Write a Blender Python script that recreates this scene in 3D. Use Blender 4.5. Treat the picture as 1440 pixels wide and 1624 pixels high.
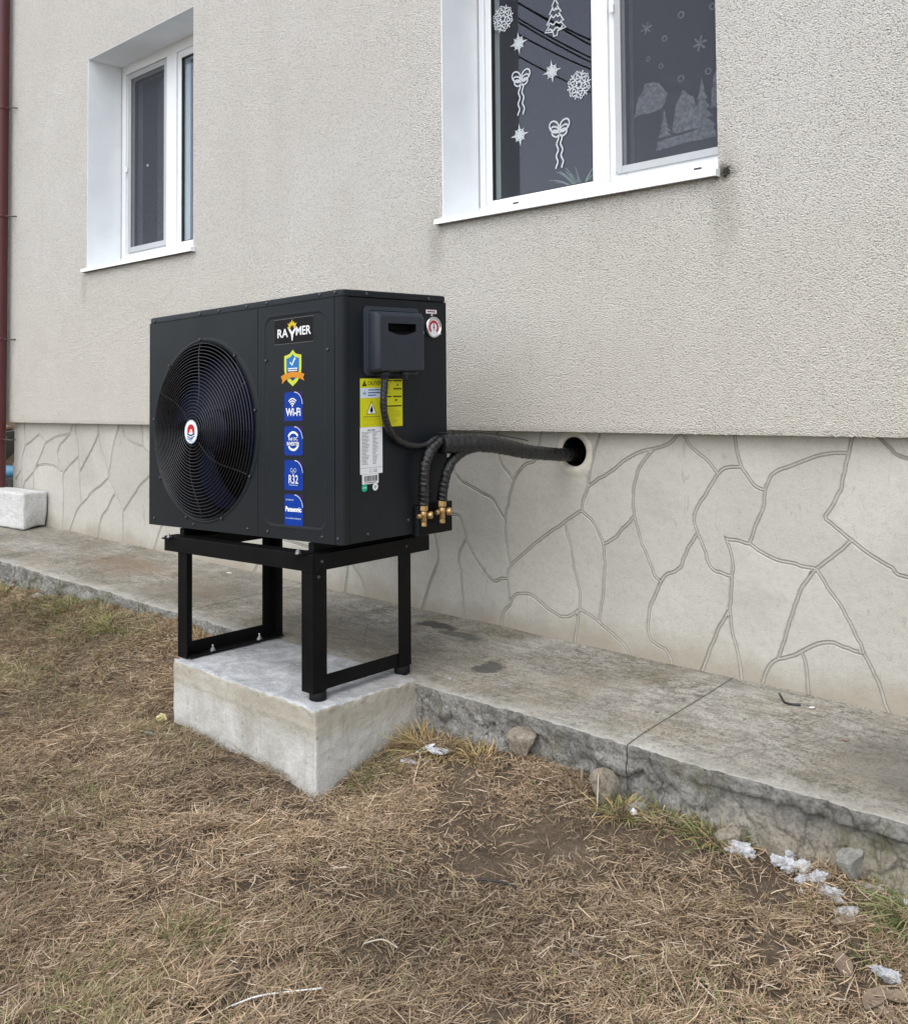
import bpy, bmesh, math, random
import numpy as np
from mathutils import Vector, Matrix, noise

random.seed(7)
rng = np.random.default_rng(11)
sc = bpy.context.scene
for o in list(bpy.data.objects):
    bpy.data.objects.remove(o)
COL = sc.collection

# ------------------------------------------------------------------ camera
cam_data = bpy.data.cameras.new('camera')
cam = bpy.data.objects.new('camera', cam_data)
COL.objects.link(cam)
cr = Vector((0.73410483, 0.67898837, -0.00805498))
cu = Vector((0.03174584, -0.02246855, 0.9992434))
cf = Vector((-0.67829366, 0.73380512, 0.03804933))
M = Matrix((cr, cu, -cf)).transposed().to_4x4()
M.translation = Vector((3.38767, -3.24183, 1.05837))
cam.matrix_world = M
cam_data.sensor_fit = 'HORIZONTAL'
cam_data.sensor_width = 36.0
cam_data.lens = 1601.503 / 1440 * 36
cam_data.shift_y = -(812 - 528.485) / 1440
cam_data.clip_start = 0.05
cam_data.clip_end = 500
sc.camera = cam

# ------------------------------------------------------------------ sky, sun, exposure
SUN_EL, SUN_AZ = math.radians(52), math.radians(168)      # direction the light comes from
world = bpy.data.worlds.new('World')
sc.world = world
world.use_nodes = True
wn = world.node_tree
wn.nodes.clear()
w_out = wn.nodes.new('ShaderNodeOutputWorld')
w_bg = wn.nodes.new('ShaderNodeBackground')
w_sky = wn.nodes.new('ShaderNodeTexSky')
w_sky.sky_type = 'NISHITA'
w_sky.sun_disc = False
w_sky.sun_elevation = SUN_EL
w_sky.sun_rotation = SUN_AZ
w_sky.air_density = 1.0
w_sky.dust_density = 1.0
w_sky.ozone_density = 1.0
w_hsv = wn.nodes.new('ShaderNodeHueSaturation')           # overcast: the blue is mostly washed out
w_hsv.inputs['Saturation'].default_value = 0.32
wn.links.new(w_sky.outputs[0], w_hsv.inputs['Color'])
wn.links.new(w_hsv.outputs[0], w_bg.inputs['Color'])
w_bg.inputs['Strength'].default_value = 0.15
wn.links.new(w_bg.outputs[0], w_out.inputs[0])
sun_d = bpy.data.lights.new('sun', 'SUN')
sun_d.energy = 0.8
sun_d.angle = math.radians(60)
sun_d.color = (1.0, 0.985, 0.965)
sun = bpy.data.objects.new('sun', sun_d)
COL.objects.link(sun)
sdir = Vector((math.sin(SUN_AZ) * math.cos(SUN_EL), math.cos(SUN_AZ) * math.cos(SUN_EL), math.sin(SUN_EL)))
sun.rotation_euler = sdir.to_track_quat('Z', 'Y').to_euler()
sc.view_settings.view_transform = 'Standard'
sc.view_settings.look = 'None'
sc.view_settings.exposure = 1.10
sc.view_settings.gamma = 1.0
sc.view_settings.use_curve_mapping = False

# ------------------------------------------------------------------ material helpers
class NT:
    """small wrapper for building node materials; positions are world coordinates"""
    def __init__(s, name):
        s.m = bpy.data.materials.new(name)
        s.m.use_nodes = True
        s.n = s.m.node_tree.nodes
        s.l = s.m.node_tree.links
        s.b = s.n['Principled BSDF']
        s.out = s.n['Material Output']
        s._pos = None
    def pos(s):
        if s._pos is None:
            s._pos = s.n.new('ShaderNodeNewGeometry').outputs['Position']
        return s._pos
    def set(s, sock, v):
        if hasattr(v, 'is_linked') or isinstance(v, bpy.types.NodeSocket):
            s.l.new(v, sock)
        else:
            if isinstance(v, (tuple, list)) and len(v) == 3 and sock.type == 'RGBA':
                v = (*v, 1)
            sock.default_value = v
    def mapping(s, scale=(1, 1, 1), rot=(0, 0, 0), loc=(0, 0, 0), src=None):
        n = s.n.new('ShaderNodeMapping')
        s.l.new(src or s.pos(), n.inputs[0])
        n.inputs['Scale'].default_value = scale
        n.inputs['Rotation'].default_value = rot
        n.inputs['Location'].default_value = loc
        return n.outputs[0]
    def noise(s, scale, detail=4, rough=0.55, dist=0.0, vec=None):
        n = s.n.new('ShaderNodeTexNoise')
        s.l.new(vec or s.pos(), n.inputs['Vector'])
        n.inputs['Scale'].default_value = scale
        n.inputs['Detail'].default_value = detail
        n.inputs['Roughness'].default_value = rough
        n.inputs['Distortion'].default_value = dist
        return n.outputs['Fac']
    def voro(s, scale, feature='F1', vec=None, rand=1.0, out='Distance'):
        n = s.n.new('ShaderNodeTexVoronoi')
        n.feature = feature
        s.l.new(vec or s.pos(), n.inputs['Vector'])
        n.inputs['Scale'].default_value = scale
        n.inputs['Randomness'].default_value = rand
        return n.outputs[out]
    def ramp(s, fac, stops, interp='LINEAR'):
        n = s.n.new('ShaderNodeValToRGB')
        n.color_ramp.interpolation = interp
        e = n.color_ramp.elements
        while len(e) < len(stops):
            e.new(0.5)
        for el, (p, c) in zip(e, stops):
            el.position = p
            el.color = (*c, 1) if isinstance(c, (tuple, list)) else (c, c, c, 1)
        s.l.new(fac, n.inputs[0])
        return n.outputs[0]
    def mix(s, fac, a, b, mode='MIX'):
        n = s.n.new('ShaderNodeMix')
        n.data_type = 'RGBA'
        n.blend_type = mode
        s.set(n.inputs[0], fac)
        s.set(n.inputs[6], a)
        s.set(n.inputs[7], b)
        return n.outputs[2]
    def math(s, op, a, b=0.0, c=0.0, clamp=False):
        n = s.n.new('ShaderNodeMath')
        n.operation = op
        n.use_clamp = clamp
        s.set(n.inputs[0], a); s.set(n.inputs[1], b); s.set(n.inputs[2], c)
        return n.outputs[0]
    def blob(s, centre, scale, r0, r1, rough=0.0, nscale=20.0):
        """1 inside r0 falling to 0 at r1 around a world point, in a stretched metric"""
        v = s.n.new('ShaderNodeVectorMath'); v.operation = 'SUBTRACT'
        s.l.new(s.pos(), v.inputs[0]); v.inputs[1].default_value = centre
        v2 = s.n.new('ShaderNodeVectorMath'); v2.operation = 'MULTIPLY'
        s.l.new(v.outputs[0], v2.inputs[0]); v2.inputs[1].default_value = scale
        v3 = s.n.new('ShaderNodeVectorMath'); v3.operation = 'LENGTH'
        s.l.new(v2.outputs[0], v3.inputs[0])
        d = v3.outputs['Value']
        if rough:
            d = s.math('ADD', d, s.math('MULTIPLY', s.math('SUBTRACT', s.noise(nscale, 5, 0.65), 0.5), rough))
        n = s.n.new('ShaderNodeMapRange')
        n.interpolation_type = 'SMOOTHSTEP'
        s.l.new(d, n.inputs[0])
        n.inputs[1].default_value = r0; n.inputs[2].default_value = r1
        n.inputs[3].default_value = 1; n.inputs[4].default_value = 0
        return n.outputs[0]
    def cracks(s, scale, width, warp=0.12, wscale=3.0):
        n = s.n.new('ShaderNodeTexNoise'); s.l.new(s.pos(), n.inputs['Vector']); n.inputs['Scale'].default_value = wscale; n.inputs['Detail'].default_value = 6
        v = s.n.new('ShaderNodeVectorMath'); v.operation = 'MULTIPLY_ADD'
        s.l.new(n.outputs['Color'], v.inputs[0]); v.inputs[1].default_value = (warp,) * 3; s.l.new(s.pos(), v.inputs[2])
        return s.ramp(s.voro(scale, 'DISTANCE_TO_EDGE', v.outputs[0]), [(0.0, 1.0), (width, 0.0)])
    def bump(s, h, strength, dist, prev=None):
        n = s.n.new('ShaderNodeBump')
        n.inputs['Strength'].default_value = strength
        n.inputs['Distance'].default_value = dist
        s.l.new(h, n.inputs['Height'])
        if prev is not None:
            s.l.new(prev, n.inputs['Normal'])
        return n.outputs[0]
    def finish(s, color, rough=0.8, metal=0.0, normal=None, spec=0.5):
        s.set(s.b.inputs['Base Color'], color)
        s.set(s.b.inputs['Roughness'], rough)
        s.set(s.b.inputs['Metallic'], metal)
        s.set(s.b.inputs['Specular IOR Level'], spec)
        if normal is not None:
            s.l.new(normal, s.b.inputs['Normal'])
        return s.m

def plain(name, color, rough=0.5, metal=0.0, var=0.08, nscale=30.0, bump=0.0, spec=0.5):
    t = NT(name)
    f = t.noise(nscale, 4, 0.6)
    lo = tuple(c * (1 - var) for c in color); hi = tuple(min(1, c * (1 + var)) for c in color)
    c = t.ramp(f, [(0.3, lo), (0.7, hi)])
    r = t.math('ADD', t.math('MULTIPLY', t.math('SUBTRACT', f, 0.5), 0.25), rough)
    nrm = t.bump(t.noise(nscale * 8, 3, 0.6), bump, 0.002) if bump else None
    return t.finish(c, r, metal, nrm, spec)

MAT = {}
# render of the facade: scratched coarse grain
t = NT('stucco')
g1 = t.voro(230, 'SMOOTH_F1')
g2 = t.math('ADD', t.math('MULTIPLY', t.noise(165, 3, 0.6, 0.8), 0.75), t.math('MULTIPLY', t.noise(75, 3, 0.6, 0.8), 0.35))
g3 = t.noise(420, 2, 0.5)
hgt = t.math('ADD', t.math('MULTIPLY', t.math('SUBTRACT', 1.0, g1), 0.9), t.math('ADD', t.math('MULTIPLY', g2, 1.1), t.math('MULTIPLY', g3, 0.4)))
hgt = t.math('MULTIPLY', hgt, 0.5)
nr = t.bump(hgt, 1.0, 0.024)
nr = t.bump(t.noise(3.0, 3, 0.5), 0.25, 0.02, nr)
c = t.ramp(t.noise(1.1, 6, 0.65), [(0.3, (0.72, 0.688, 0.632)), (0.7, (0.80, 0.776, 0.728))])
c = t.mix(t.ramp(t.noise(1.0, 5, 0.6, 0.3, t.mapping((7, 7, 0.55))), [(0.55, 0.0), (0.75, 0.22)]), c, (0.58, 0.545, 0.49))
c = t.mix(t.ramp(hgt, [(0.55, 0.75), (0.64, 0.0)]), c, (0.34, 0.32, 0.285))           # hollows of the grain darkened in the colour, imitating shade
low = t.n.new('ShaderNodeSeparateXYZ'); t.l.new(t.pos(), low.inputs[0])
mr = t.n.new('ShaderNodeMapRange'); t.l.new(low.outputs['Z'], mr.inputs[0])
mr.inputs[1].default_value = 1.9; mr.inputs[2].default_value = 0.8; mr.inputs[3].default_value = 0; mr.inputs[4].default_value = 1
c = t.mix(t.math('MULTIPLY', mr.outputs[0], 0.5), c, (0.70, 0.645, 0.53))
mold = t.blob((1.722, -0.055, 1.742), (1, 0.2, 1.25), 0.0, 0.06, 0.07, 40)
c = t.mix(t.math('MULTIPLY', mold, 0.93), c, (0.045, 0.045, 0.03))
m2 = t.blob((1.72, -0.055, 1.66), (2.6, 0.2, 0.75), 0.02, 0.24, 0.2, 22)
c = t.mix(t.math('MULTIPLY', m2, 0.28), c, (0.24, 0.21, 0.15))
m3 = t.blob((0.335, -0.055, 1.63), (2.3, 0.2, 0.8), 0.02, 0.17, 0.2, 18)
c = t.mix(t.math('MULTIPLY', m3, 0.28), c, (0.26, 0.24, 0.20))
m4 = t.blob((-2.84, -0.055, 1.63), (2.6, 0.2, 0.8), 0.02, 0.16, 0.2, 18)
c = t.mix(t.math('MULTIPLY', m4, 0.25), c, (0.27, 0.25, 0.21))
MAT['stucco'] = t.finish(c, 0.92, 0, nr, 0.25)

# cement face of the plinth
def cement(name, base, dirty, low_z=None):
    t = NT(name)
    f = t.noise(2.2, 7, 0.62, 0.4)
    c = t.ramp(f, [(0.30, dirty), (0.52, base), (0.75, tuple(x * 1.12 for x in base))])
    oi = t.n.new('ShaderNodeObjectInfo')
    c = t.mix(t.math('MULTIPLY', oi.outputs['Random'], 0.55), c, tuple(x * k for x, k in zip(dirty, (1.0, 0.99, 0.96))))
    f2 = t.noise(38, 6, 0.7)
    c = t.mix(t.ramp(f2, [(0.36, 0.22), (0.50, 0.0)]), c, tuple(x * 0.7 for x in dirty))
    sc_ = t.noise(1.0, 3, 0.6, 2.0, t.mapping((26, 26, 8), (0, 0.7, 0)))
    c = t.mix(t.ramp(sc_, [(0.30, 0.35), (0.36, 0.0)]), c, tuple(x * 0.6 for x in dirty))
    c = t.mix(t.ramp(t.noise(260, 3, 0.7), [(0.34, 0.35), (0.5, 0.0)]), c, tuple(x * 0.55 for x in dirty))
    sp = t.voro(95, 'F1')
    pits = t.ramp(sp, [(0.06, 1.0), (0.13, 0.0)])
    pits = t.math('MULTIPLY', pits, t.ramp(t.noise(9, 3), [(0.5, 0.0), (0.62, 0.75)]))
    c = t.mix(pits, c, tuple(x * 0.4 for x in dirty))
    trow = t.mapping((60, 60, 14), (0, 0.5, 0))
    tr = t.noise(1.0, 4, 0.6, 1.0, trow)
    if low_z:
        s_ = t.n.new('ShaderNodeSeparateXYZ'); t.l.new(t.pos(), s_.inputs[0])
        z = t.math('ADD', s_.outputs['Z'], t.math('MULTIPLY', t.math('SUBTRACT', t.noise(4.5, 5, 0.6), 0.5), 0.22))
        m = t.n.new('ShaderNodeMapRange'); t.l.new(z, m.inputs[0]); m.interpolation_type = 'SMOOTHSTEP'
        m.inputs[1].default_value = low_z; m.inputs[2].default_value = -0.02; m.inputs[3].default_value = 0; m.inputs[4].default_value = 0.7
        c = t.mix(m.outputs[0], c, (0.27, 0.225, 0.165))
    nr = t.bump(t.noise(14, 6, 0.65), 0.25, 0.02)
    nr = t.bump(tr, 0.22, 0.004, nr)
    nr = t.bump(t.noise(260, 3, 0.6), 0.30, 0.0015, nr)
    nr = t.bump(pits, -0.6, 0.002, nr)
    MAT[name] = t.finish(c, 0.88, 0, nr, 0.3)
cement('plinth_cement', (0.465, 0.448, 0.402), (0.375, 0.358, 0.318), 0.13)
cement('groove_cement', (0.300, 0.284, 0.252), (0.23, 0.218, 0.193))
cement('bead_cement', (0.385, 0.366, 0.322), (0.30, 0.285, 0.25))

# path concrete
t = NT('path_concrete')
f = t.noise(1.6, 8, 0.66, 0.6)
c = t.ramp(f, [(0.34, (0.20, 0.182, 0.146)), (0.5, (0.31, 0.29, 0.244)), (0.66, (0.415, 0.395, 0.347))])
st = t.mapping((9, 30, 9), (0, 0, 0.25))
f2 = t.noise(1.0, 6, 0.68, 0.5, st)
c = t.mix(t.ramp(f2, [(0.42, 0.55), (0.56, 0.0)]), c, (0.150, 0.138, 0.110))
moss = t.math('MULTIPLY', t.ramp(t.noise(4.3, 6, 0.65, 0.4), [(0.53, 0.0), (0.63, 1.0)]), t.ramp(t.noise(55, 4, 0.7), [(0.42, 0.0), (0.56, 0.8)]))
c = t.mix(moss, c, (0.115, 0.105, 0.055))
c = t.mix(t.math('MULTIPLY', t.ramp(t.noise(3.1, 6, 0.6, 0.4, t.mapping((1, 1, 1), (0, 0, 0), (5, 3, 1))), [(0.5, 0.0), (0.7, 1.0)]), 0.5), c, (0.27, 0.20, 0.125))
for ctr, scl, a, b, k, col in (((0.42, -0.15, 0), (0.55, 1.5, 1), 0.050, 0.075, 0.92, (0.040, 0.037, 0.036)),
                         ((0.955, -0.43, 0), (1.1, 0.8, 1), 0.045, 0.066, 0.88, (0.060, 0.06, 0.054)),
                         ((0.60, -0.20, 0), (0.6, 1.8, 1), 0.045, 0.075, 0.75, (0.070, 0.07, 0.062)),
                         ((-1.80, -0.33, 0), (0.45, 1.2, 1), 0.05, 0.32, 0.55, (0.20, 0.125, 0.07)),
                         ((-0.95, -0.42, 0), (0.6, 1.2, 1), 0.04, 0.25, 0.5, (0.14, 0.10, 0.065)),
                         ((0.2, -0.45, 0), (0.5, 1.0, 1), 0.05, 0.35, 0.55, (0.12, 0.10, 0.075)),
                         ((2.50, -0.32, 0), (0.75, 0.9, 1), 0.17, 0.27, 0.55, (0.135, 0.128, 0.112))):
    c = t.mix(t.math('MULTIPLY', t.blob(ctr, scl, a, b, 0.15 if b < 0.11 else b * 1.1, 12), k), c, col)
c = t.mix(t.ramp(t.noise(120, 4, 0.7), [(0.38, 0.75), (0.5, 0.0)]), c, (0.10, 0.092, 0.075))
spk = t.math('MULTIPLY', t.ramp(t.noise(46, 5, 0.75), [(0.40, 1.0), (0.47, 0.0)]), t.ramp(t.noise(2.6, 5, 0.65), [(0.44, 0.0), (0.58, 0.8)]))
c = t.mix(spk, c, (0.085, 0.078, 0.062))
crk = t.math('MULTIPLY', t.cracks(1.3, 0.006, 0.25), t.ramp(t.noise(1.2, 3), [(0.47, 0.0), (0.55, 1.0)]))
c = t.mix(t.math('MULTIPLY', crk, 0.55), c, (0.07, 0.062, 0.05))
edge = t.n.new('ShaderNodeSeparateXYZ'); t.l.new(t.pos(), edge.inputs[0])
ey = t.math('ADD', edge.outputs['Y'], t.math('MULTIPLY', t.math('SUBTRACT', t.noise(13, 7, 0.75), 0.5), 0.30))
er = t.n.new('ShaderNodeMapRange'); t.l.new(ey, er.inputs[0])
er.inputs[1].default_value = -0.62; er.inputs[2].default_value = -0.70; er.inputs[3].default_value = 0; er.inputs[4].default_value = 0.45
c = t.mix(er.outputs[0], c, (0.43, 0.42, 0.385))
nr = t.bump(t.noise(7, 8, 0.7), 0.35, 0.02)
nr = t.bump(crk, -0.8, 0.006, nr)
nr = t.bump(f2, 0.25, 0.008, nr)
nr = t.bump(t.noise(150, 4, 0.7), 0.5, 0.002, nr)
MAT['path_concrete'] = t.finish(c, 0.85, 0, nr, 0.35)

# broken edge of the path
t = NT('broken_concrete')
f = t.noise(9, 8, 0.7, 0.5)
c = t.ramp(f, [(0.34, (0.19, 0.182, 0.166)), (0.5, (0.335, 0.325, 0.298)), (0.66, (0.47, 0.455, 0.42))])
zz = t.n.new('ShaderNodeSeparateXYZ'); t.l.new(t.pos(), zz.inputs[0])
lowm = t.n.new('ShaderNodeMapRange'); t.l.new(t.math('ADD', zz.outputs['Z'], t.math('MULTIPLY', t.noise(8, 4), 0.06)), lowm.inputs[0])
lowm.inputs[1].default_value = -0.06; lowm.inputs[2].default_value = -0.13; lowm.inputs[3].default_value = 0; lowm.inputs[4].default_value = 0.7
rx = t.n.new('ShaderNodeMapRange'); t.l.new(zz.outputs['X'], rx.inputs[0])
rx.inputs[1].default_value = 1.9; rx.inputs[2].default_value = 2.2
c = t.mix(t.math('MULTIPLY', lowm.outputs[0], rx.outputs[0]), c, (0.45, 0.385, 0.285))
c = t.mix(t.ramp(t.noise(5, 6, 0.7, 0, t.mapping((1, 1, 1), (0, 0, 0), (2, 7, 1))), [(0.52, 0.0), (0.66, 0.65)]), c, (0.16, 0.15, 0.065))
c = t.mix(t.ramp(t.noise(90, 4, 0.7), [(0.35, 0.6), (0.52, 0.0)]), c, (0.11, 0.105, 0.095))
ck = t.math('MULTIPLY', t.cracks(5.0, 0.030, 0.16, 7), t.ramp(t.noise(4, 4), [(0.42, 0.1), (0.56, 1.0)]))
ck2 = t.math('MULTIPLY', t.cracks(15, 0.05, 0.07, 14), t.ramp(t.noise(6, 3), [(0.52, 0.0), (0.60, 0.8)]))
ckk = t.math('MAXIMUM', ck, ck2)
c = t.mix(t.math('MULTIPLY', ckk, 0.7), c, (0.075, 0.066, 0.052))
nr = t.bump(ckk, -0.8, 0.014)
nr = t.bump(t.noise(34, 8, 0.78), 1.0, 0.022, nr)
nr = t.bump(t.voro(85), 0.6, 0.006, nr)
nr = t.bump(t.noise(210, 4, 0.7), 0.5, 0.002, nr)
MAT['broken_concrete'] = t.finish(c, 0.92, 0, nr, 0.25)

# cast pedestal
t = NT('pedestal_concrete')
f = t.noise(4.0, 7, 0.62, 0.5)
c = t.ramp(f, [(0.34, (0.35, 0.335, 0.295)), (0.52, (0.465, 0.455, 0.42)), (0.68, (0.56, 0.555, 0.53))])
z_ = t.n.new('ShaderNodeSeparateXYZ'); t.l.new(t.pos(), z_.inputs[0])
zz = t.math('ADD', z_.outputs['Z'], t.math('MULTIPLY', t.math('SUBTRACT', t.noise(6, 5, 0.6), 0.5), 0.06))
band = t.ramp(t.math('ADD', t.math('MULTIPLY', zz, 2.5), 0.5), [(0.16, 0.0), (0.30, 0.8), (0.43, 0.8), (0.455, 0.0)])
c = t.mix(t.math('MULTIPLY', band, 0.85), c, (0.335, 0.298, 0.225))
nrmz = t.n.new('ShaderNodeNewGeometry')
nz = t.n.new('ShaderNodeSeparateXYZ'); t.l.new(nrmz.outputs['True Normal'], nz.inputs[0])
top = t.math('GREATER_THAN', nz.outputs['Z'], 0.7)
tc = t.ramp(t.noise(11, 7, 0.7, 1.0), [(0.36, (0.29, 0.295, 0.30)), (0.5, (0.375, 0.38, 0.385)), (0.64, (0.50, 0.505, 0.51))])
tc = t.mix(t.math('MULTIPLY', t.blob((0.42, -0.86, -0.02), (0.7, 1, 1), 0.03, 0.10, 0.08, 14), 0.7), tc, (0.24, 0.245, 0.245))
tc = t.mix(t.ramp(t.noise(70, 5, 0.75, 1.5), [(0.55, 0.0), (0.66, 0.6)]), tc, (0.68, 0.685, 0.69))
c = t.mix(top, c, tc)
hol = t.ramp(t.voro(24, 'F1', t.mapping((1, 1, .7))), [(0.10, 1.0), (0.17, 0.0)])
hol = t.math('MULTIPLY', hol, t.ramp(t.noise(11, 2), [(0.44, 0.0), (0.50, 1.0)]))
hol = t.math('MULTIPLY', hol, t.math('SUBTRACT', 1.0, top))
c = t.mix(t.math('MULTIPLY', hol, 0.55), c, (0.22, 0.21, 0.18))
fine = t.ramp(t.voro(105, 'F1'), [(0.08, 1.0), (0.2, 0.0)])
fine = t.math('MULTIPLY', fine, t.ramp(t.noise(20, 3), [(0.5, 0.0), (0.6, 0.8)]))
c = t.mix(t.math('MULTIPLY', fine, 0.8), c, (0.25, 0.235, 0.20))
ccx = t.blob((0.83, -0.74, -0.10), (1.0, 1.0, 1.0), 0.02, 0.22, 0.2, 9)
c = t.mix(t.math('MULTIPLY', ccx, 0.5), c, (0.34, 0.30, 0.24))
st_ = t.noise(1.0, 5, 0.65, 0.6, t.mapping((30, 30, 5)))
c = t.mix(t.math('MULTIPLY', t.ramp(st_, [(0.52, 0.0), (0.70, 0.5)]), t.math('SUBTRACT', 1.0, top)), c, (0.29, 0.27, 0.225))
nr = t.bump(t.noise(9, 6, 0.65), 0.5, 0.025)
nr = t.bump(t.noise(42, 6, 0.7), 0.3, 0.008, nr)
nr = t.bump(t.math('ADD', hol, fine), -0.9, 0.005, nr)
nr = t.bump(t.noise(190, 4, 0.7), 0.35, 0.002, nr)
MAT['pedestal_concrete'] = t.finish(c, 0.85, 0, nr, 0.3)

# soil
t = NT('soil')
c = t.ramp(t.noise(6, 8, 0.7, 0.5), [(0.3, (0.075, 0.052, 0.034)), (0.5, (0.125, 0.092, 0.062)), (0.7, (0.185, 0.142, 0.098))])
c = t.mix(t.ramp(t.noise(70, 5, 0.75), [(0.5, 0.0), (0.66, 0.7)]), c, (0.22, 0.17, 0.12))
c = t.mix(t.ramp(t.noise(160, 4, 0.7), [(0.3, 0.7), (0.46, 0.0)]), c, (0.05, 0.035, 0.024))
nr = t.bump(t.noise(40, 8, 0.75), 0.9, 0.02)
nr = t.bump(t.noise(220, 4, 0.7), 0.7, 0.004, nr)
MAT['soil'] = t.finish(c, 0.95, 0, nr, 0.2)

# grass blades: colour stored on each blade
t = NT('grass_blade')
at = t.n.new('ShaderNodeAttribute'); at.attribute_name = 'blade_colour'
MAT['grass'] = t.finish(at.outputs['Color'], 0.8, 0, None, 0.25)

def rock_mat(name, a, b, cc, scale=12):
    t = NT(name)
    c = t.ramp(t.noise(scale, 7, 0.68, 0.8), [(0.32, a), (0.5, b), (0.68, cc)])
    c = t.mix(t.ramp(t.noise(130, 4, 0.7), [(0.34, 0.5), (0.5, 0.0)]), c, tuple(x * 0.5 for x in a))
    nr = t.bump(t.noise(45, 8, 0.75), 0.9, 0.014)
    nr = t.bump(t.noise(240, 3, 0.7), 0.4, 0.002, nr)
    MAT[name] = t.finish(c, 0.9, 0, nr, 0.25)
rock_mat('rock', (0.16, 0.13, 0.095), (0.30, 0.26, 0.20), (0.41, 0.37, 0.30), 26)
rock_mat('grey_rock', (0.19, 0.18, 0.155), (0.29, 0.28, 0.25), (0.38, 0.37, 0.33), 20)
rock_mat('plaster', (0.42, 0.425, 0.43), (0.56, 0.565, 0.575), (0.68, 0.685, 0.69), 25)
rock_mat('white_block', (0.52, 0.505, 0.47), (0.62, 0.61, 0.595), (0.70, 0.70, 0.70), 10)
rock_mat('rubble_brown', (0.12, 0.085, 0.055), (0.24, 0.18, 0.12), (0.38, 0.31, 0.23), 9)
rock_mat('foam_yellow', (0.55, 0.47, 0.20), (0.66, 0.58, 0.30), (0.72, 0.66, 0.42), 40)

MAT['white_pvc'] = plain('white_pvc', (0.72, 0.74, 0.755), 0.35, 0, 0.02, 12)
MAT['white_plaster'] = plain('white_plaster', (0.76, 0.785, 0.80), 0.8, 0, 0.04, 6, 0.25)
MAT['white_sill'] = plain('white_sill', (0.74, 0.755, 0.765), 0.4, 0, 0.03, 12)
MAT['sill_edge'] = plain('sill_edge', (0.16, 0.09, 0.075), 0.6, 0, 0.1, 12)
MAT['gasket'] = plain('gasket', (0.02, 0.02, 0.022), 0.6)
MAT['screen_frame'] = plain('screen_frame', (0.40, 0.41, 0.42), 0.45, 0, 0.04)
MAT['room_wall'] = plain('room_wall', (0.16, 0.15, 0.155), 0.9)
MAT['curtain'] = plain('curtain', (0.42, 0.42, 0.43), 0.9)
MAT['brightening_curtain'] = plain('brightening_curtain', (0.62, 0.70, 0.80), 0.9)
MAT['seal'] = plain('seal', (0.30, 0.29, 0.27), 0.8)
t = NT('window_glass')
lw = t.n.new('ShaderNodeLayerWeight'); lw.inputs['Blend'].default_value = 0.5
fr = t.math('ADD', t.math('MULTIPLY', t.math('POWER', lw.outputs['Facing'], 4.0), 0.80), 0.038, clamp=True)
gl = t.n.new('ShaderNodeBsdfGlossy'); gl.inputs['Roughness'].default_value = 0.0; gl.inputs['Color'].default_value = (0.86, 0.85, 1.0, 1)
tr = t.n.new('ShaderNodeBsdfTransparent'); tr.inputs['Color'].default_value = (0.90, 0.93, 0.92, 1)
mx = t.n.new('ShaderNodeMixShader')
t.l.new(fr, mx.inputs[0]); t.l.new(tr.outputs[0], mx.inputs[1]); t.l.new(gl.outputs[0], mx.inputs[2]); t.l.new(mx.outputs[0], t.out.inputs[0])
MAT['glass'] = t.m
t = NT('insect_net')
df = t.n.new('ShaderNodeBsdfDiffuse'); df.inputs['Color'].default_value = (0.090, 0.095, 0.112, 1)
tr = t.n.new('ShaderNodeBsdfTransparent')
mx = t.n.new('ShaderNodeMixShader')
t.set(mx.inputs[0], t.math('ADD', t.math('MULTIPLY', t.noise(5, 3), 0.12), 0.36))
t.l.new(tr.outputs[0], mx.inputs[1]); t.l.new(df.outputs[0], mx.inputs[2]); t.l.new(mx.outputs[0], t.out.inputs[0])
MAT['net'] = t.m
MAT['decal_white'] = plain('decal_white', (0.43, 0.46, 0.48), 0.6, 0, 0.03)
t = NT('decal_frost')
df = t.n.new('ShaderNodeBsdfDiffuse'); df.inputs['Color'].default_value = (0.75, 0.79, 0.86, 1)
tr = t.n.new('ShaderNodeBsdfTransparent')
mx = t.n.new('ShaderNodeMixShader')
t.set(mx.inputs[0], t.ramp(t.noise(60, 5, 0.7), [(0.35, 0.3), (0.65, 0.95)]))
t.l.new(tr.outputs[0], mx.inputs[1]); t.l.new(df.outputs[0], mx.inputs[2]); t.l.new(mx.outputs[0], t.out.inputs[0])
MAT['decal_frost'] = t.m

# heat pump
t = NT('black_enamel')
c = t.ramp(t.noise(3.0, 4, 0.6), [(0.3, (0.0055, 0.0080, 0.0105)), (0.7, (0.0075, 0.0105, 0.0138))])
c = t.mix(t.ramp(t.noise(7, 6, 0.7, 1.0), [(0.55, 0.0), (0.8, 0.35)]), c, (0.017, 0.018, 0.020))
dz = t.n.new('ShaderNodeSeparateXYZ'); t.l.new(t.pos(), dz.inputs[0])
dr = t.n.new('ShaderNodeMapRange'); t.l.new(t.math('ADD', dz.outputs['Z'], t.math('MULTIPLY', t.noise(6, 6, 0.7), 0.35)), dr.inputs[0])
dr.inputs[1].default_value = 0.95; dr.inputs[2].default_value = 0.62; dr.inputs[3].default_value = 0; dr.inputs[4].default_value = 0.22
c = t.mix(dr.outputs[0], c, (0.030, 0.029, 0.027))
c = t.mix(t.ramp(t.noise(1.0, 4, 0.6, 0.5, t.mapping((45, 45, 2.5))), [(0.62, 0.0), (0.80, 0.25)]), c, (0.026, 0.027, 0.028))
nr = t.bump(t.noise(2.2, 3, 0.5), 0.10, 0.02)
nr = t.bump(t.noise(600, 2, 0.5), 0.08, 0.0006, nr)
MAT['enamel'] = t.finish(c, t.math('ADD', t.math('MULTIPLY', t.noise(5, 5), 0.2), 0.34), 0, nr, 0.22)
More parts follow.
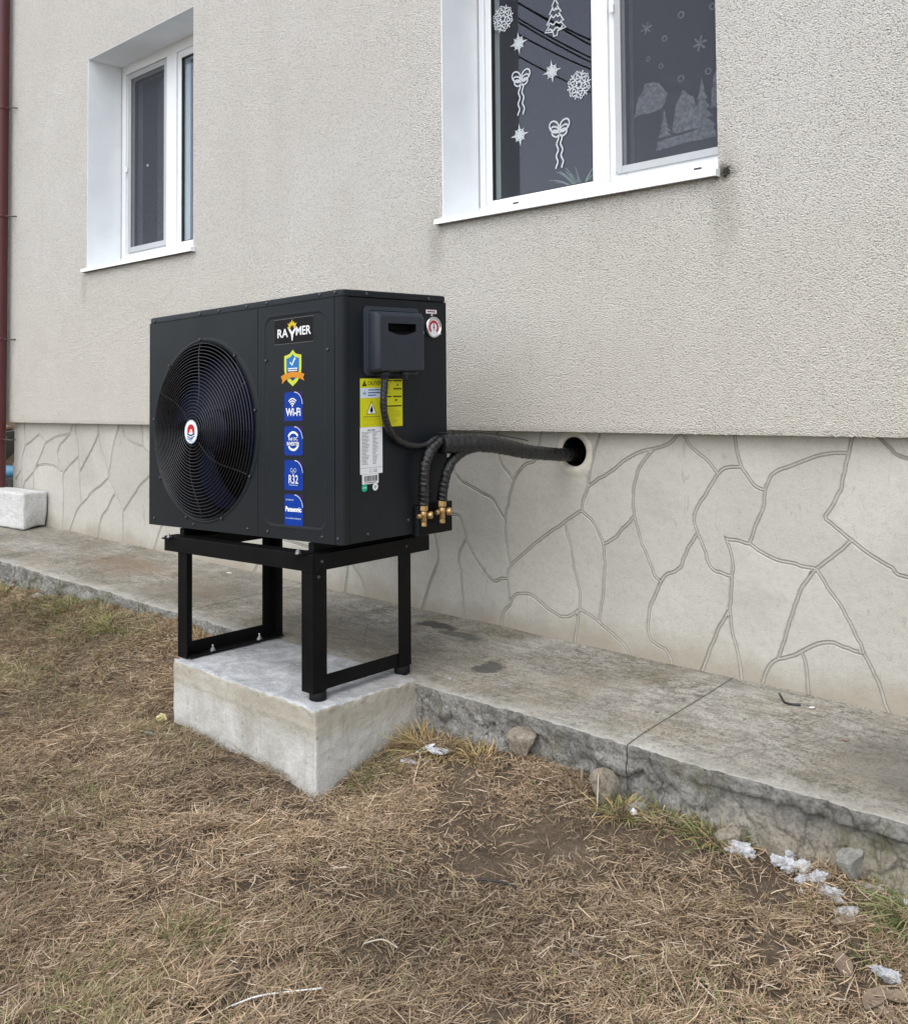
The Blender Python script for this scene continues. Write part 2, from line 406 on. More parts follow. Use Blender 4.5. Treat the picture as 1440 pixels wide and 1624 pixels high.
MAT['box_plastic'] = plain('box_plastic', (0.021, 0.026, 0.036), 0.40, 0, 0.06, 9, 0.04, 0.3)
MAT['black_steel'] = plain('black_steel', (0.0035, 0.0035, 0.0038), 0.42, 0, 0.25, 14, 0.05, 0.14)
MAT['rubber'] = plain('rubber', (0.006, 0.006, 0.0065), 0.7, spec=0.2)
MAT['grille_wire'] = plain('grille_wire', (0.016, 0.0165, 0.019), 0.3, 0.0, 0.05)
MAT['fan_blade'] = plain('fan_blade', (0.003, 0.0048, 0.020), 0.45, 0, 0.1, spec=0.12)
MAT['dark_inside'] = plain('dark_inside', (0.003, 0.003, 0.004), 0.7, spec=0.1)
MAT['steel'] = plain('steel', (0.55, 0.56, 0.58), 0.3, 0.9, 0.1, 40)
MAT['screw'] = plain('screw', (0.05, 0.052, 0.056), 0.35, 0.4, 0.1, 40)
MAT['chrome'] = plain('chrome', (0.72, 0.73, 0.74), 0.18, 1.0, 0.05, 40)
MAT['brass'] = plain('brass', (0.50, 0.335, 0.155), 0.42, 0.85, 0.2, 60, 0.1)
t = NT('tape_wrap')
f = t.noise(30, 5, 0.6)
c = t.ramp(f, [(0.35, (0.0035, 0.0035, 0.004)), (0.65, (0.008, 0.008, 0.009))])
nr = t.bump(t.noise(170, 3, 0.6, 2.5), 0.45, 0.004)
MAT['tape'] = t.finish(c, t.math('ADD', t.math('MULTIPLY', f, 0.25), 0.14), 0, nr, 0.55)
# printed inks
for nm, cc, r in (('ink_black', (0.005, 0.0045, 0.005), 0.45), ('ink_white', (0.70, 0.71, 0.73), 0.45), ('ink_yellow', (0.56, 0.54, 0.014), 0.45),
                  ('ink_gold', (0.55, 0.42, 0.03), 0.45), ('ink_orange', (0.56, 0.22, 0.02), 0.45), ('ink_blue', (0.002, 0.034, 0.26), 0.45),
                  ('ink_sky', (0.02, 0.15, 0.38), 0.4), ('ink_red', (0.45, 0.02, 0.025), 0.45), ('ink_green', (0.02, 0.38, 0.19), 0.45),
                  ('ink_navy', (0.02, 0.04, 0.12), 0.45), ('ink_grey', (0.17, 0.17, 0.18), 0.5), ('ink_pale', (0.52, 0.60, 0.72), 0.45),
                  ('ink_maroon', (0.035, 0.012, 0.05), 0.4), ('ink_olive', (0.30, 0.27, 0.02), 0.5), ('ink_lime', (0.50, 0.55, 0.06), 0.45)):
    MAT[nm] = plain(nm, cc, 0.5, 0, 0.02, spec=0.14)
MAT['downpipe'] = plain('downpipe', (0.075, 0.012, 0.014), 0.4, 0, 0.12, 10)
MAT['pin_metal'] = plain('pin_metal', (0.10, 0.085, 0.075), 0.6, 0.5)
MAT['blue_pipe'] = plain('blue_pipe', (0.06, 0.19, 0.30), 0.5, 0, 0.1)
MAT['old_board'] = plain('old_board', (0.055, 0.052, 0.040), 0.9, 0, 0.3, 8, 0.3)
MAT['leaf_green'] = plain('leaf_green', (0.20, 0.25, 0.21), 0.5, 0, 0.2)
MAT['clay'] = plain('clay', (0.25, 0.11, 0.06), 0.8)
MAT['twig'] = plain('twig', (0.45, 0.40, 0.31), 0.85, 0, 0.15)
MAT['string'] = plain('string', (0.72, 0.72, 0.70), 0.7)
MAT['zip_black'] = plain('zip_black', (0.012, 0.012, 0.013), 0.4)
MAT['dead_leaf'] = plain('dead_leaf', (0.20, 0.15, 0.105), 0.8, 0, 0.25, 40, 0.2)
MAT['wrap'] = plain('wrap', (0.52, 0.53, 0.56), 0.25, 0, 0.1)
MAT['wire_black'] = plain('wire_black', (0.01, 0.01, 0.012), 0.6)
MAT['scrap_white'] = plain('scrap_white', (0.75, 0.73, 0.72), 0.6)
MAT['scrap_blue'] = plain('scrap_blue', (0.42, 0.52, 0.60), 0.6)
MAT['mortar'] = plain('mortar', (0.46, 0.43, 0.36), 0.9, 0, 0.12, 25, 0.5)
MAT['mold'] = plain('mold', (0.03, 0.035, 0.018), 0.95, 0, 0.3, 60)

# ------------------------------------------------------------------ mesh helpers
class MB:
    def __init__(s):
        s.v, s.f, s.m, s.s = [], [], [], []
    def add(s, verts, faces, m=0, smooth=False):
        o = len(s.v)
        s.v += [tuple(p) for p in verts]
        for f in faces:
            s.f.append(tuple(i + o for i in f)); s.m.append(m); s.s.append(smooth)
        return s
    def quad(s, a, b, c, d, m=0):
        return s.add([a, b, c, d], [(0, 1, 2, 3)], m)
    def box(s, lo, hi, m=0, bev=0.0, fn=None, seg=2):
        bm = bmesh.new()
        bmesh.ops.create_cube(bm, size=1)
        c = [(a + b) / 2 for a, b in zip(lo, hi)]; d = [b - a for a, b in zip(lo, hi)]
        for v in bm.verts:
            v.co = Vector((c[0] + v.co.x * d[0], c[1] + v.co.y * d[1], c[2] + v.co.z * d[2]))
        if bev:
            bmesh.ops.bevel(bm, geom=bm.edges[:], offset=bev, segments=seg, profile=0.5, affect='EDGES')
        bm.verts.index_update()
        vs = [tuple(v.co) for v in bm.verts]
        if fn: vs = [fn(*p) for p in vs]
        s.add(vs, [[v.index for v in f.verts] for f in bm.faces], m, False)
        bm.free()
        return s
    def loft(s, loops, m=0, smooth=True, cap0=False, cap1=False, closed=True):
        n = len(loops[0]); vs = [p for l in loops for p in l]; fs = []
        for i in range(len(loops) - 1):
            for j in range(n if closed else n - 1):
                k = (j + 1) % n
                fs.append((i * n + j, i * n + k, (i + 1) * n + k, (i + 1) * n + j))
        s.add(vs, fs, m, smooth)
        if cap0: s.add(loops[0], [tuple(range(n))[::-1]], m)
        if cap1: s.add(loops[-1], [tuple(range(n))], m)
        return s
    def tube(s, pts, r, n=10, m=0, caps=True, smooth=True):
        pts = [Vector(p) for p in pts]
        loops = []
        up = None
        for i, p in enumerate(pts):
            t_ = (pts[min(i + 1, len(pts) - 1)] - pts[max(i - 1, 0)]).normalized()
            if up is None:
                up = Vector((0, 0, 1)) if abs(t_.z) < 0.9 else Vector((0, 1, 0))
            a = (up - t_ * up.dot(t_)).normalized(); b = t_.cross(a); up = a
            loop = []
            for j in range(n):
                th = 2 * math.pi * j / n
                rr = r(i / (len(pts) - 1), th, i) if callable(r) else r
                loop.append(tuple(p + a * math.cos(th) * rr + b * math.sin(th) * rr))
            loops.append(loop)
        return s.loft(loops, m, smooth, caps, caps)
    def lathe(s, prof, origin, axis, n=24, m=0, smooth=True, cap0=True, cap1=True):
        ax = Vector(axis).normalized(); up = Vector((0, 0, 1)) if abs(ax.z) < 0.9 else Vector((1, 0, 0))
        a = up.cross(ax).normalized(); b = ax.cross(a); o = Vector(origin)
        loops = [[tuple(o + ax * h + (a * math.cos(2 * math.pi * j / n) + b * math.sin(2 * math.pi * j / n)) * r) for j in range(n)] for r, h in prof]
        return s.loft(loops, m, smooth, cap0, cap1)
    def build(s, name, mats, parent=None, fn=None, fix=True, auto=None):
        if not isinstance(mats, (list, tuple)): mats = [mats]
        vs = s.v if fn is None else [fn(*p) for p in s.v]
        org = ROOTLOC(parent)
        vs = [(p[0] - org[0], p[1] - org[1], p[2] - org[2]) for p in vs]
        me = bpy.data.meshes.new(name)
        me.from_pydata(vs, [], s.f)
        me.polygons.foreach_set('material_index', s.m)
        me.polygons.foreach_set('use_smooth', s.s)
        for mm in mats:
            me.materials.append(MAT[mm] if isinstance(mm, str) else mm)
        if fix:
            bm = bmesh.new(); bm.from_mesh(me)
            bmesh.ops.remove_doubles(bm, verts=bm.verts[:], dist=1e-6)
            bmesh.ops.recalc_face_normals(bm, faces=bm.faces[:])
            bm.to_mesh(me); bm.free()
        me.update()
        if auto: me.set_sharp_from_angle(angle=math.radians(auto))
        o = bpy.data.objects.new(name, me)
        COL.objects.link(o)
        if parent is not None: o.parent = parent
        return o

def ROOTLOC(o):
    if o is None: return (0, 0, 0)
    while o.parent is not None: o = o.parent
    return tuple(o.location)

def thing(name, label, cat, loc=(0, 0, 0), group=None):
    o = bpy.data.objects.new(name, None)
    o.empty_display_size = 0.05
    COL.objects.link(o)
    o.location = loc
    o['label'] = label; o['category'] = cat
    if group: o['group'] = group
    return o
def tag(o, label, cat, group=None):
    o['label'] = label; o['category'] = cat
    if group: o['group'] = group
    return o
def recentre(o):
    """put the origin of a one-mesh thing at its base"""
    me = o.data; n = len(me.vertices)
    co = np.empty(n * 3); me.vertices.foreach_get('co', co); co = co.reshape(-1, 3)
    c = np.array([(co[:, 0].min() + co[:, 0].max()) / 2, (co[:, 1].min() + co[:, 1].max()) / 2, co[:, 2].min()])
    me.vertices.foreach_set('co', (co - c).ravel()); o.location = c
    return o

def rrect(x0, x1, z0, z1, r, n=6):
    pts = []
    for cx, cz, a0 in ((x1 - r, z1 - r, 0), (x0 + r, z1 - r, 90), (x0 + r, z0 + r, 180), (x1 - r, z0 + r, 270)):
        for k in range(n + 1):
            a = math.radians(a0 + 90 * k / n)
            pts.append((cx + r * math.cos(a), cz + r * math.sin(a)))
    return pts
def smooth_poly(pts, sub=4):
    out = []
    q_ = [pts[0]]
    for p in pts[1:]:
        L = math.dist(p, q_[-1])
        if L > 0.5:
            o_ = q_[-1]; m_ = int(L / 0.25)
            q_ += [tuple(u + (v - u) * k / m_ for u, v in zip(o_, p)) for k in range(1, m_)]
        q_.append(p)
    pts = q_
    n = len(pts)
    for i in range(n - 1):
        p0 = pts[max(i - 1, 0)]; p1 = pts[i]; p2 = pts[i + 1]; p3 = pts[min(i + 2, n - 1)]
        for k in range(sub):
            u = k / sub
            out.append(tuple(0.5 * ((2 * b) + (-a + c) * u + (2 * a - 5 * b + 4 * c - d) * u * u + (-a + 3 * b - 3 * c + d) * u ** 3) for a, b, c, d in zip(p0, p1, p2, p3)))
    out.append(tuple(pts[-1]))
    return out
def plate_hole(outer, holes):
    """2-D triangulation of a polygon with holes -> verts, faces"""
    bm = bmesh.new(); edges = []
    for loop in [outer] + holes:
        vs = [bm.verts.new((p[0], p[1], 0)) for p in loop]
        for i in range(len(vs)):
            edges.append(bm.edges.new((vs[i], vs[(i + 1) % len(vs)])))
    bmesh.ops.triangle_fill(bm, use_beauty=True, use_dissolve=False, edges=edges, normal=(0, 0, 1))
    bm.verts.index_update()
    v = [(q.co.x, q.co.y) for q in bm.verts]; f = [[q.index for q in fc.verts] for fc in bm.faces]
    bm.free()
    return v, f
_txt = {}
def text2d(s, bold=0.0):
    """letters as 2-D triangles, normalised to height of capitals about 1"""
    k = (s, bold)
    if k not in _txt:
        cu_ = bpy.data.curves.new('txt', 'FONT'); cu_.body = s; cu_.size = 1.0; cu_.offset = bold; cu_.fill_mode = 'FRONT'; cu_.resolution_u = 3
        ob = bpy.data.objects.new('txt', cu_)
        me = bpy.data.meshes.new_from_object(ob)
        v = [(p.co.x, p.co.y) for p in me.vertices]; f = [tuple(p.vertices) for p in me.polygons]
        bpy.data.objects.remove(ob); bpy.data.curves.remove(cu_); bpy.data.meshes.remove(me)
        _txt[k] = (v, f)
    return _txt[k]
class Decal:
    """flat print built in layers a fraction of a millimetre apart; a right, b up, h outwards"""
    STEP = 0.00035
    def __init__(s, mats): s.mb = MB(); s.mats = mats; s.lv = 1
    def h(s, lv): return 0.0006 + s.STEP * lv
    def poly(s, pts, mat, lv=None):
        lv = s.lv if lv is None else lv
        v, f = plate_hole(pts, [])
        s.mb.add([(p[0], p[1], s.h(lv)) for p in v], f, s.mats.index(mat)); return s
    def rect(s, a0, a1, b0, b1, mat, lv=1): 
        s.mb.add([(a0, b0, s.h(lv)), (a1, b0, s.h(lv)), (a1, b1, s.h(lv)), (a0, b1, s.h(lv))], [(0, 1, 2, 3)], s.mats.index(mat)); return s
    def rr(s, a0, a1, b0, b1, r, mat, lv=0):
        p = rrect(a0, a1, b0, b1, r, 4); s.mb.add([(q[0], q[1], s.h(lv)) for q in p], [tuple(range(len(p)))], s.mats.index(mat)); return s
    def stroke(s, pts, w, mat, lv=1, closed=False):
        n = len(pts); L, R = [], []
        for i in range(n):
            p = Vector(pts[i]); a = Vector(pts[(i - 1) % n if closed else max(i - 1, 0)]); b = Vector(pts[(i + 1) % n if closed else min(i + 1, n - 1)])
            d = (b - a); d = d.normalized() if d.length > 0 else Vector((1, 0)); nn = Vector((-d.y, d.x)) * w / 2
            L.append((*(p + nn), s.h(lv))); R.append((*(p - nn), s.h(lv)))
        m = n if closed else n - 1
        s.mb.add(L + R, [(i, (i + 1) % n, n + (i + 1) % n, n + i) for i in range(m)], s.mats.index(mat)); return s
    def arc(s, cx, cy, r, a0, a1, w, mat, lv=1, ry=None, n=20):
        ry = ry or r
        return s.stroke([(cx + r * math.cos(math.radians(a0 + (a1 - a0) * k / n)), cy + ry * math.sin(math.radians(a0 + (a1 - a0) * k / n))) for k in range(n + 1)], w, mat, lv)
    def disc(s, cx, cy, r, mat, lv=1, ry=None, n=28):
        ry = ry or r
        s.mb.add([(cx + r * math.cos(2 * math.pi * k / n), cy + ry * math.sin(2 * math.pi * k / n), s.h(lv)) for k in range(n)], [tuple(range(n))], s.mats.index(mat)); return s
    def text(s, txt, cx, cy, width, height, mat, lv=2, bold=0.02):
        v, f = text2d(txt, bold)
        xs = [p[0] for p in v]; ys = [p[1] for p in v]
        sx = width / (max(xs) - min(xs)); sy = height / (max(ys) - min(ys))
        mx, my = (max(xs) + min(xs)) / 2, (max(ys) + min(ys)) / 2
        s.mb.add([(cx + (p[0] - mx) * sx, cy + (p[1] - my) * sy, s.h(lv)) for p in v], f, s.mats.index(mat)); return s
    def build(s, name, parent, fn): return s.mb.build(name, s.mats, parent, fn, fix=False)

# ------------------------------------------------------------------ ground
def path_z(x, y): return -0.004 * x + 0.0229 * y / 0.707
EDGE_G = [(-9, -0.17), (-4, -0.19), (-2.55, -0.175), (-1.5, -0.10), (-0.68, -0.065), (-0.1, -0.12), (0.3, -0.2), (0.85, -0.215), (1.38, -0.165), (1.73, -0.20), (2.12, -0.192), (2.5, -0.20), (9, -0.22)]
_ex = np.array([p[0] for p in EDGE_G]); _ez = np.array([p[1] for p in EDGE_G])
def _n(x, y, s, seed):
    """cheap smooth pseudo-noise, vectorised"""
    r = np.random.default_rng(seed); o = np.zeros_like(x)
    for k in range(10):
        a = r.uniform(0, 2 * math.pi); f = s * r.uniform(0.6, 1.7); ph = r.uniform(0, 6.28)
        o += np.sin((x * math.cos(a) + y * math.sin(a)) * f + ph + 1.3 * np.sin((x * math.sin(a) - y * math.cos(a)) * f * 0.6 + ph * 2))
    return o / 10
def ground_z(x, y):
    x = np.asarray(x, float); y = np.asarray(y, float)
    e = np.interp(x, _ex, _ez)
    base = -0.262 + 0.02 * np.clip(-(x + 0.5), 0, 2) + 0.012 * np.clip(-1.2 - y, 0, 1.0)
    wd = np.interp(x, [-3, 0, 0.9, 3], [0.75, 0.52, 0.42, 0.36])
    t_ = np.clip((-0.70 - y) / wd, 0, 1); t_ = t_ * t_ * (3 - 2 * t_)
    z = e * (1 - t_) + base * t_
    z = z - 0.045 * np.exp(-(((x - 0.86) / 0.2) ** 2 + ((y + 1.16) / 0.16) ** 2))
    z = z + 0.012 * np.exp(-(((x - 0.3) / 0.35) ** 2 + ((y + 1.3) / 0.12) ** 2))
    z = z - 0.012 * np.exp(-(((x - 1.55) / 0.35) ** 2 + ((y + 1.15) / 0.28) ** 2))
    z = z + 0.016 * _n(x, y, 5, 3) + 0.014 * _n(x, y, 14, 4) + 0.010 * _n(x, y, 34, 5) + 0.003 * _n(x, y, 80, 6)
    inside = (y > -0.62) & (x > -4.75)
    z = np.where(inside, np.minimum(z, -0.24), z)
    z = z + 1.35 * np.exp(-(((x + 8.6) / 1.9) ** 2 + ((y - 1.7) / 1.3) ** 2))
    return z
def axis(fine0, fine1, step, lo, hi):
    a = list(np.arange(fine0, fine1, step)); d = step
    r = [a[-1]]
    while r[-1] < hi: d *= 1.25; r.append(r[-1] + d)
    d = step; l = [a[0]]
    while l[-1] > lo: d *= 1.25; l.append(l[-1] - d)
    return np.array(l[:0:-1] + a + r[1:])
gx = axis(-3.2, 3.4, 0.022, -90, 90); gy = axis(-3.0, -0.5, 0.022, -90, 60)
X, Y = np.meshgrid(gx, gy)
Z = ground_z(X, Y)
nx, ny = len(gx), len(gy)
me = bpy.data.meshes.new('ground')
me.vertices.add(nx * ny)
me.vertices.foreach_set('co', np.stack([X, Y, Z], -1).ravel())
ii = (np.arange(ny - 1)[:, None] * nx + np.arange(nx - 1)[None, :]).ravel()
quads = np.stack([ii, ii + 1, ii + nx + 1, ii + nx], -1)
me.loops.add(quads.size); me.polygons.add(len(quads))
me.loops.foreach_set('vertex_index', quads.ravel())
me.polygons.foreach_set('loop_start', np.arange(len(quads)) * 4)
me.polygons.foreach_set('use_smooth', np.ones(len(quads), bool))
me.update(calc_edges=True)
me.materials.append(MAT['soil'])
ground = bpy.data.objects.new('ground', me); COL.objects.link(ground); ground['kind'] = 'structure'

# ------------------------------------------------------------------ path along the wall
path = bpy.data.objects.new('path', None); COL.objects.link(path); path['kind'] = 'structure'; path.location = (-0.5, -0.35, -0.03)
JOINTS = [(-4.7, -4.7), (-2.713, -2.67), (-0.663, -0.659), (1.690, 1.722), (4.2, 4.2)]     # x at the wall, x at the lawn edge
def edge_y(x):
    return -0.708 + 0.010 * noise.noise((x * 1.3, 3.1, 0)) + 0.010 * noise.noise((x * 7, 1.7, 0)) + 0.007 * noise.noise((x * 25, 0.3, 0)) + 0.005 * noise.noise((x * 70, 0.3, 4)) + 0.045 * max(0, noise.noise((x * 9, 7.7, 2)) - 0.33)
for si in range(4):
    (xa0, xa1), (xb0, xb1) = JOINTS[si], JOINTS[si + 1]
    g = 0.0018
    nxs = int((xb0 - xa0) / 0.0075)
    ts = [0, .12, .25, .4, .55, .7, .8, .88, .93, .965, .985, 1.0]
    rows_front = 30
    loops = []
    for i in range(nxs + 1):
        u = i / nxs
        lp = []
        for tt in ts:
            xw = (xa0 + g) + (xb0 - xa0 - 2 * g) * u; xe = (xa1 + g) + (xb1 - xa1 - 2 * g) * u
            x = xw + (xe - xw) * tt
            y = edge_y(x) * tt + 0.012 * (1 - tt)
            z = path_z(x, y) + 0.004 * noise.noise((x * 2.5, y * 2.5, 4)) + 0.0015 * noise.noise((x * 11, y * 11, 9))
            if tt > 0.9:
                k = (tt - 0.9) / 0.1
                z -= k * (0.001 + 0.005 * max(0, noise.noise((x * 16, 8.2, 0)))) + 0.003 * k * k * k
            if u in (0, 1): z -= 0.0015
            lp.append((x, y, z))
        x, ye, ze = lp[-1]
        for r_ in range(1, rows_front + 1):
            q = r_ / rows_front
            z = ze - 0.30 * q
            wx_ = x * 6.2 + 0.5 * noise.noise((x * 9, z * 9, 1)); wz_ = z * 8.5 + 0.5 * noise.noise((x * 9, z * 9, 6))
            dd, pp = noise.voronoi(Vector((wx_, 0.3, wz_)))
            hsh = math.sin(pp[0].x * 127.1 + pp[0].z * 311.7) * 43758.5; hsh -= math.floor(hsh)
            cr_k = max(0.0, 1 - (dd[1] - dd[0]) / 0.07)
            tilt_ = (wx_ - pp[0].x) * (hsh - .5) * .03 + (wz_ - pp[0].z) * .012
            kx_ = 1 - 0.65 * min(1, max(0, (x - 1.85) / 0.3)) * (1 if q > 0.2 else 0)
            rag = ((hsh - 0.5) * 0.016 + cr_k * 0.012 + tilt_) * kx_
            fb = 0.007 * noise.fractal((x * 20, z * 24, 2.0), 0.6, 2.2, 6)
            under = 0.0
            if x > 1.9:
                k_ = min(1, (x - 1.9) / 0.25); lip = 0.045 + 0.010 * noise.noise((x * 8, 0, 3))
                under = k_ * ((0.030 if -(z - ze) > lip else 0.0) - max(0.0, -(z - ze) - lip) * 0.42)
            elif x < -0.7: under = 0.015 * q + 0.01 * noise.noise((x * 5, 2, 2))
            else: under = 0.012 * q + (0.005 if -(z - ze) > 0.035 + 0.02 * noise.noise((x * 6, 0, 8)) else 0)
            cav = 0.05 * max(0, noise.noise((x * 7.0 + 11, z * 12, 5.0)) - 0.36)
            lp.append((x, ye + (rag * min(1, q * 4) + fb + under + cav) * min(1, q * 9), z + 0.006 * noise.noise((x * 21, z * 21, 7))))
        loops.append(lp)
    mb = MB()
    nt = len(ts)
    n = len(loops[0])
    vs = [p for l in loops for p in l]; ft, ff = [], []
    for i in range(nxs):
        for j in range(n - 1):
            (ft if j < nt - 1 else ff).append((i * n + j, i * n + j + 1, (i + 1) * n + j + 1, (i + 1) * n + j))
    mb.add(vs, ft, 0, True)
    mb.f += ff; mb.m += [1] * len(ff); mb.s += [True] * len(ff)
    for lp, rev in ((loops[0], 0), (loops[-1], 1)):        # slab ends inside the joint
        b = [(p[0], p[1], -0.33) for p in lp[:nt]]
        m_ = len(b)
        mb.add(lp[:nt] + b, [(j, j + 1, m_ + j + 1, m_ + j) for j in range(m_ - 1)], 1)
    mb.build('slab', ['path_concrete', 'broken_concrete'], path)
# dark earth showing in the joints
mb = MB()
for (a, b) in JOINTS[1:4]:
    mb.quad((a - 0.006, 0.01, path_z(a, 0) - 0.009), (a + 0.006, 0.01, path_z(a, 0) - 0.009), (b + 0.006, -0.69, path_z(b, -0.69) - 0.012), (b - 0.006, -0.69, path_z(b, -0.69) - 0.012))
mb.build('joint_earth', 'soil', path)['kind'] = 'stuff'

# ------------------------------------------------------------------ house
house = thing('house', 'beige stucco house wall with cement plinth and two white windows', 'house', (-0.8, 0, 0))
ZO = lambda x: 0.800 + 0.0204 * x
XL, XR, ZTOP = -4.04, 4.3, 4.6
LWX0, LWX1, RWX0, RWX1 = -2.806, -1.568, 0.378, 1.699
lw_b = lambda x: 1.725 + 0.0225 * (x - LWX0); lw_t = lambda x: 3.127 + 0.034 * (x - LWX0)
rw_b = lambda x: 1.705 + 0.0215 * (x - RWX0); rw_t = lambda x: 3.17 + 0.03 * (x - RWX0)
YF, YB = -0.055, 0.15
mb = MB()
def strip(xa, xb, zb, zt):
    """solid piece of the facade between two uprights, its foot granular"""
    n = max(1, int((xb - xa) / 0.01)) if zb is ZO else 1
    for i in range(n):
        a = xa + (xb - xa) * i / n; b = xa + (xb - xa) * (i + 1) / n
        ja = jb = ia = ib = 0
        if zb is ZO:
            ja = 0.0035 * noise.noise((a * 70, 0, 0)); jb = 0.0035 * noise.noise((b * 70, 0, 0))
            ia = 0.002 * noise.noise((a * 60, 5, 0)); ib = 0.002 * noise.noise((b * 60, 5, 0))
        za, zb_, ta, tb = zb(a) + ja, zb(b) + jb, zt(a), zt(b)
        if zb is ZO:
            mb.quad((a, YF, za + .02), (b, YF, zb_ + .02), (b, YF, tb), (a, YF, ta))
            mb.quad((a, YF + .003 + ia, za), (b, YF + .003 + ib, zb_), (b, YF, zb_ + .02), (a, YF, za + .02))
            mb.quad((a, YF + .003 + ia, za), (b, YF + .003 + ib, zb_), (b, YB, zb_), (a, YB, za))
        else:
            mb.quad((a, YF, za), (b, YF, zb_), (b, YF, tb), (a, YF, ta))
            mb.quad((a, YF, za), (b, YF, zb_), (b, YB, zb_), (a, YB, za))
        if zt is not TOP: mb.quad((a, YF, ta), (b, YF, tb), (b, YB, tb), (a, YB, ta))
TOP = lambda x: ZTOP
strip(XL, LWX0, ZO, TOP)
strip(LWX0, LWX1, ZO, lw_b); strip(LWX0, LWX1, lw_t, TOP)
strip(LWX1, RWX0, ZO, TOP)
strip(RWX0, RWX1, ZO, rw_b); strip(RWX0, RWX1, rw_t, TOP)
strip(RWX1, XR, ZO, TOP)
for x, b, t_ in ((LWX0, lw_b, lw_t), (LWX1, lw_b, lw_t), (RWX0, rw_b, rw_t), (RWX1, rw_b, rw_t)):
    mb.quad((x, YF, b(x)), (x, YB, b(x)), (x, YB, t_(x)), (x, YF, t_(x)))
mb.quad((XL, YF, ZO(XL)), (XL, 6, ZO(XL)), (XL, 6, ZTOP), (XL, YF, ZTOP))
mb.quad((XR, YF, ZO(XR)), (XR, 6, ZO(XR)), (XR, 6, ZTOP), (XR, YF, ZTOP))
mb.quad((XL, YF, ZTOP), (XR, YF, ZTOP), (XR, 6, ZTOP), (XL, 6, ZTOP))
mb.quad((XL, 6, -0.3), (XR, 6, -0.3), (XR, 6, ZTOP), (XL, 6, ZTOP))
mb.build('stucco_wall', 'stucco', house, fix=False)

# plinth with its incised crazy paving: every panel between the grooves is a stone of its own
NODES={'n1':(0.718,0.607),'n2':(0.671,0.445),'n3':(0.698,0.256),'n4':(1.057,0.51),'n5':(0.68,0.201),'n6':(1.092,0.607),'n7':(1.158,0.392),'n8':(1.389,0.768),'n9':(1.299,0.513),'n10':(1.409,0.282),'n11':(1.136,0.091),'n12':(0.692,0.092),'n13':(1.043,0.126),'n14':(0.974,0.458),'n15':(1.563,0.474),'n16':(1.646,0.691),'n17':(1.692,0.339),'n18':(1.736,0.722),'n19':(1.821,0.65),'n20':(2.107,0.784),'n21':(1.76,0.461),'n22':(2.111,0.509),'n23':(1.992,0.402),'n24':(1.673,0.468),'n25':(1.683,0.224),'n26':(1.857,0.087),'n27':(2.142,0.157),'n28':(1.937,0.125),'n29':(0.45,0.339),'L1':(-3.666,0.373),'L2':(-3.491,0.581),'L3':(-3.131,0.663),'LA1':(-3.798,0.555),'LA2':(-3.856,0.382),'L4':(-3.216,0.399),'L5':(-3.012,0.515),'L7':(-2.991,0.415),'L8':(-2.742,0.677),'L9':(-2.966,0.207),'L10':(-2.613,0.402),'L11':(-2.49,0.275),'L12':(-2.429,0.206),'L13':(-2.196,0.618),'M1':(-1.944,0.53),'M2':(-1.498,0.325),'M3':(-1.787,0.301),'M4':(-0.92,0.21),'M5':(-0.324,0.166),'M6':(0.069,0.455),'M7':(0.26,0.343)}
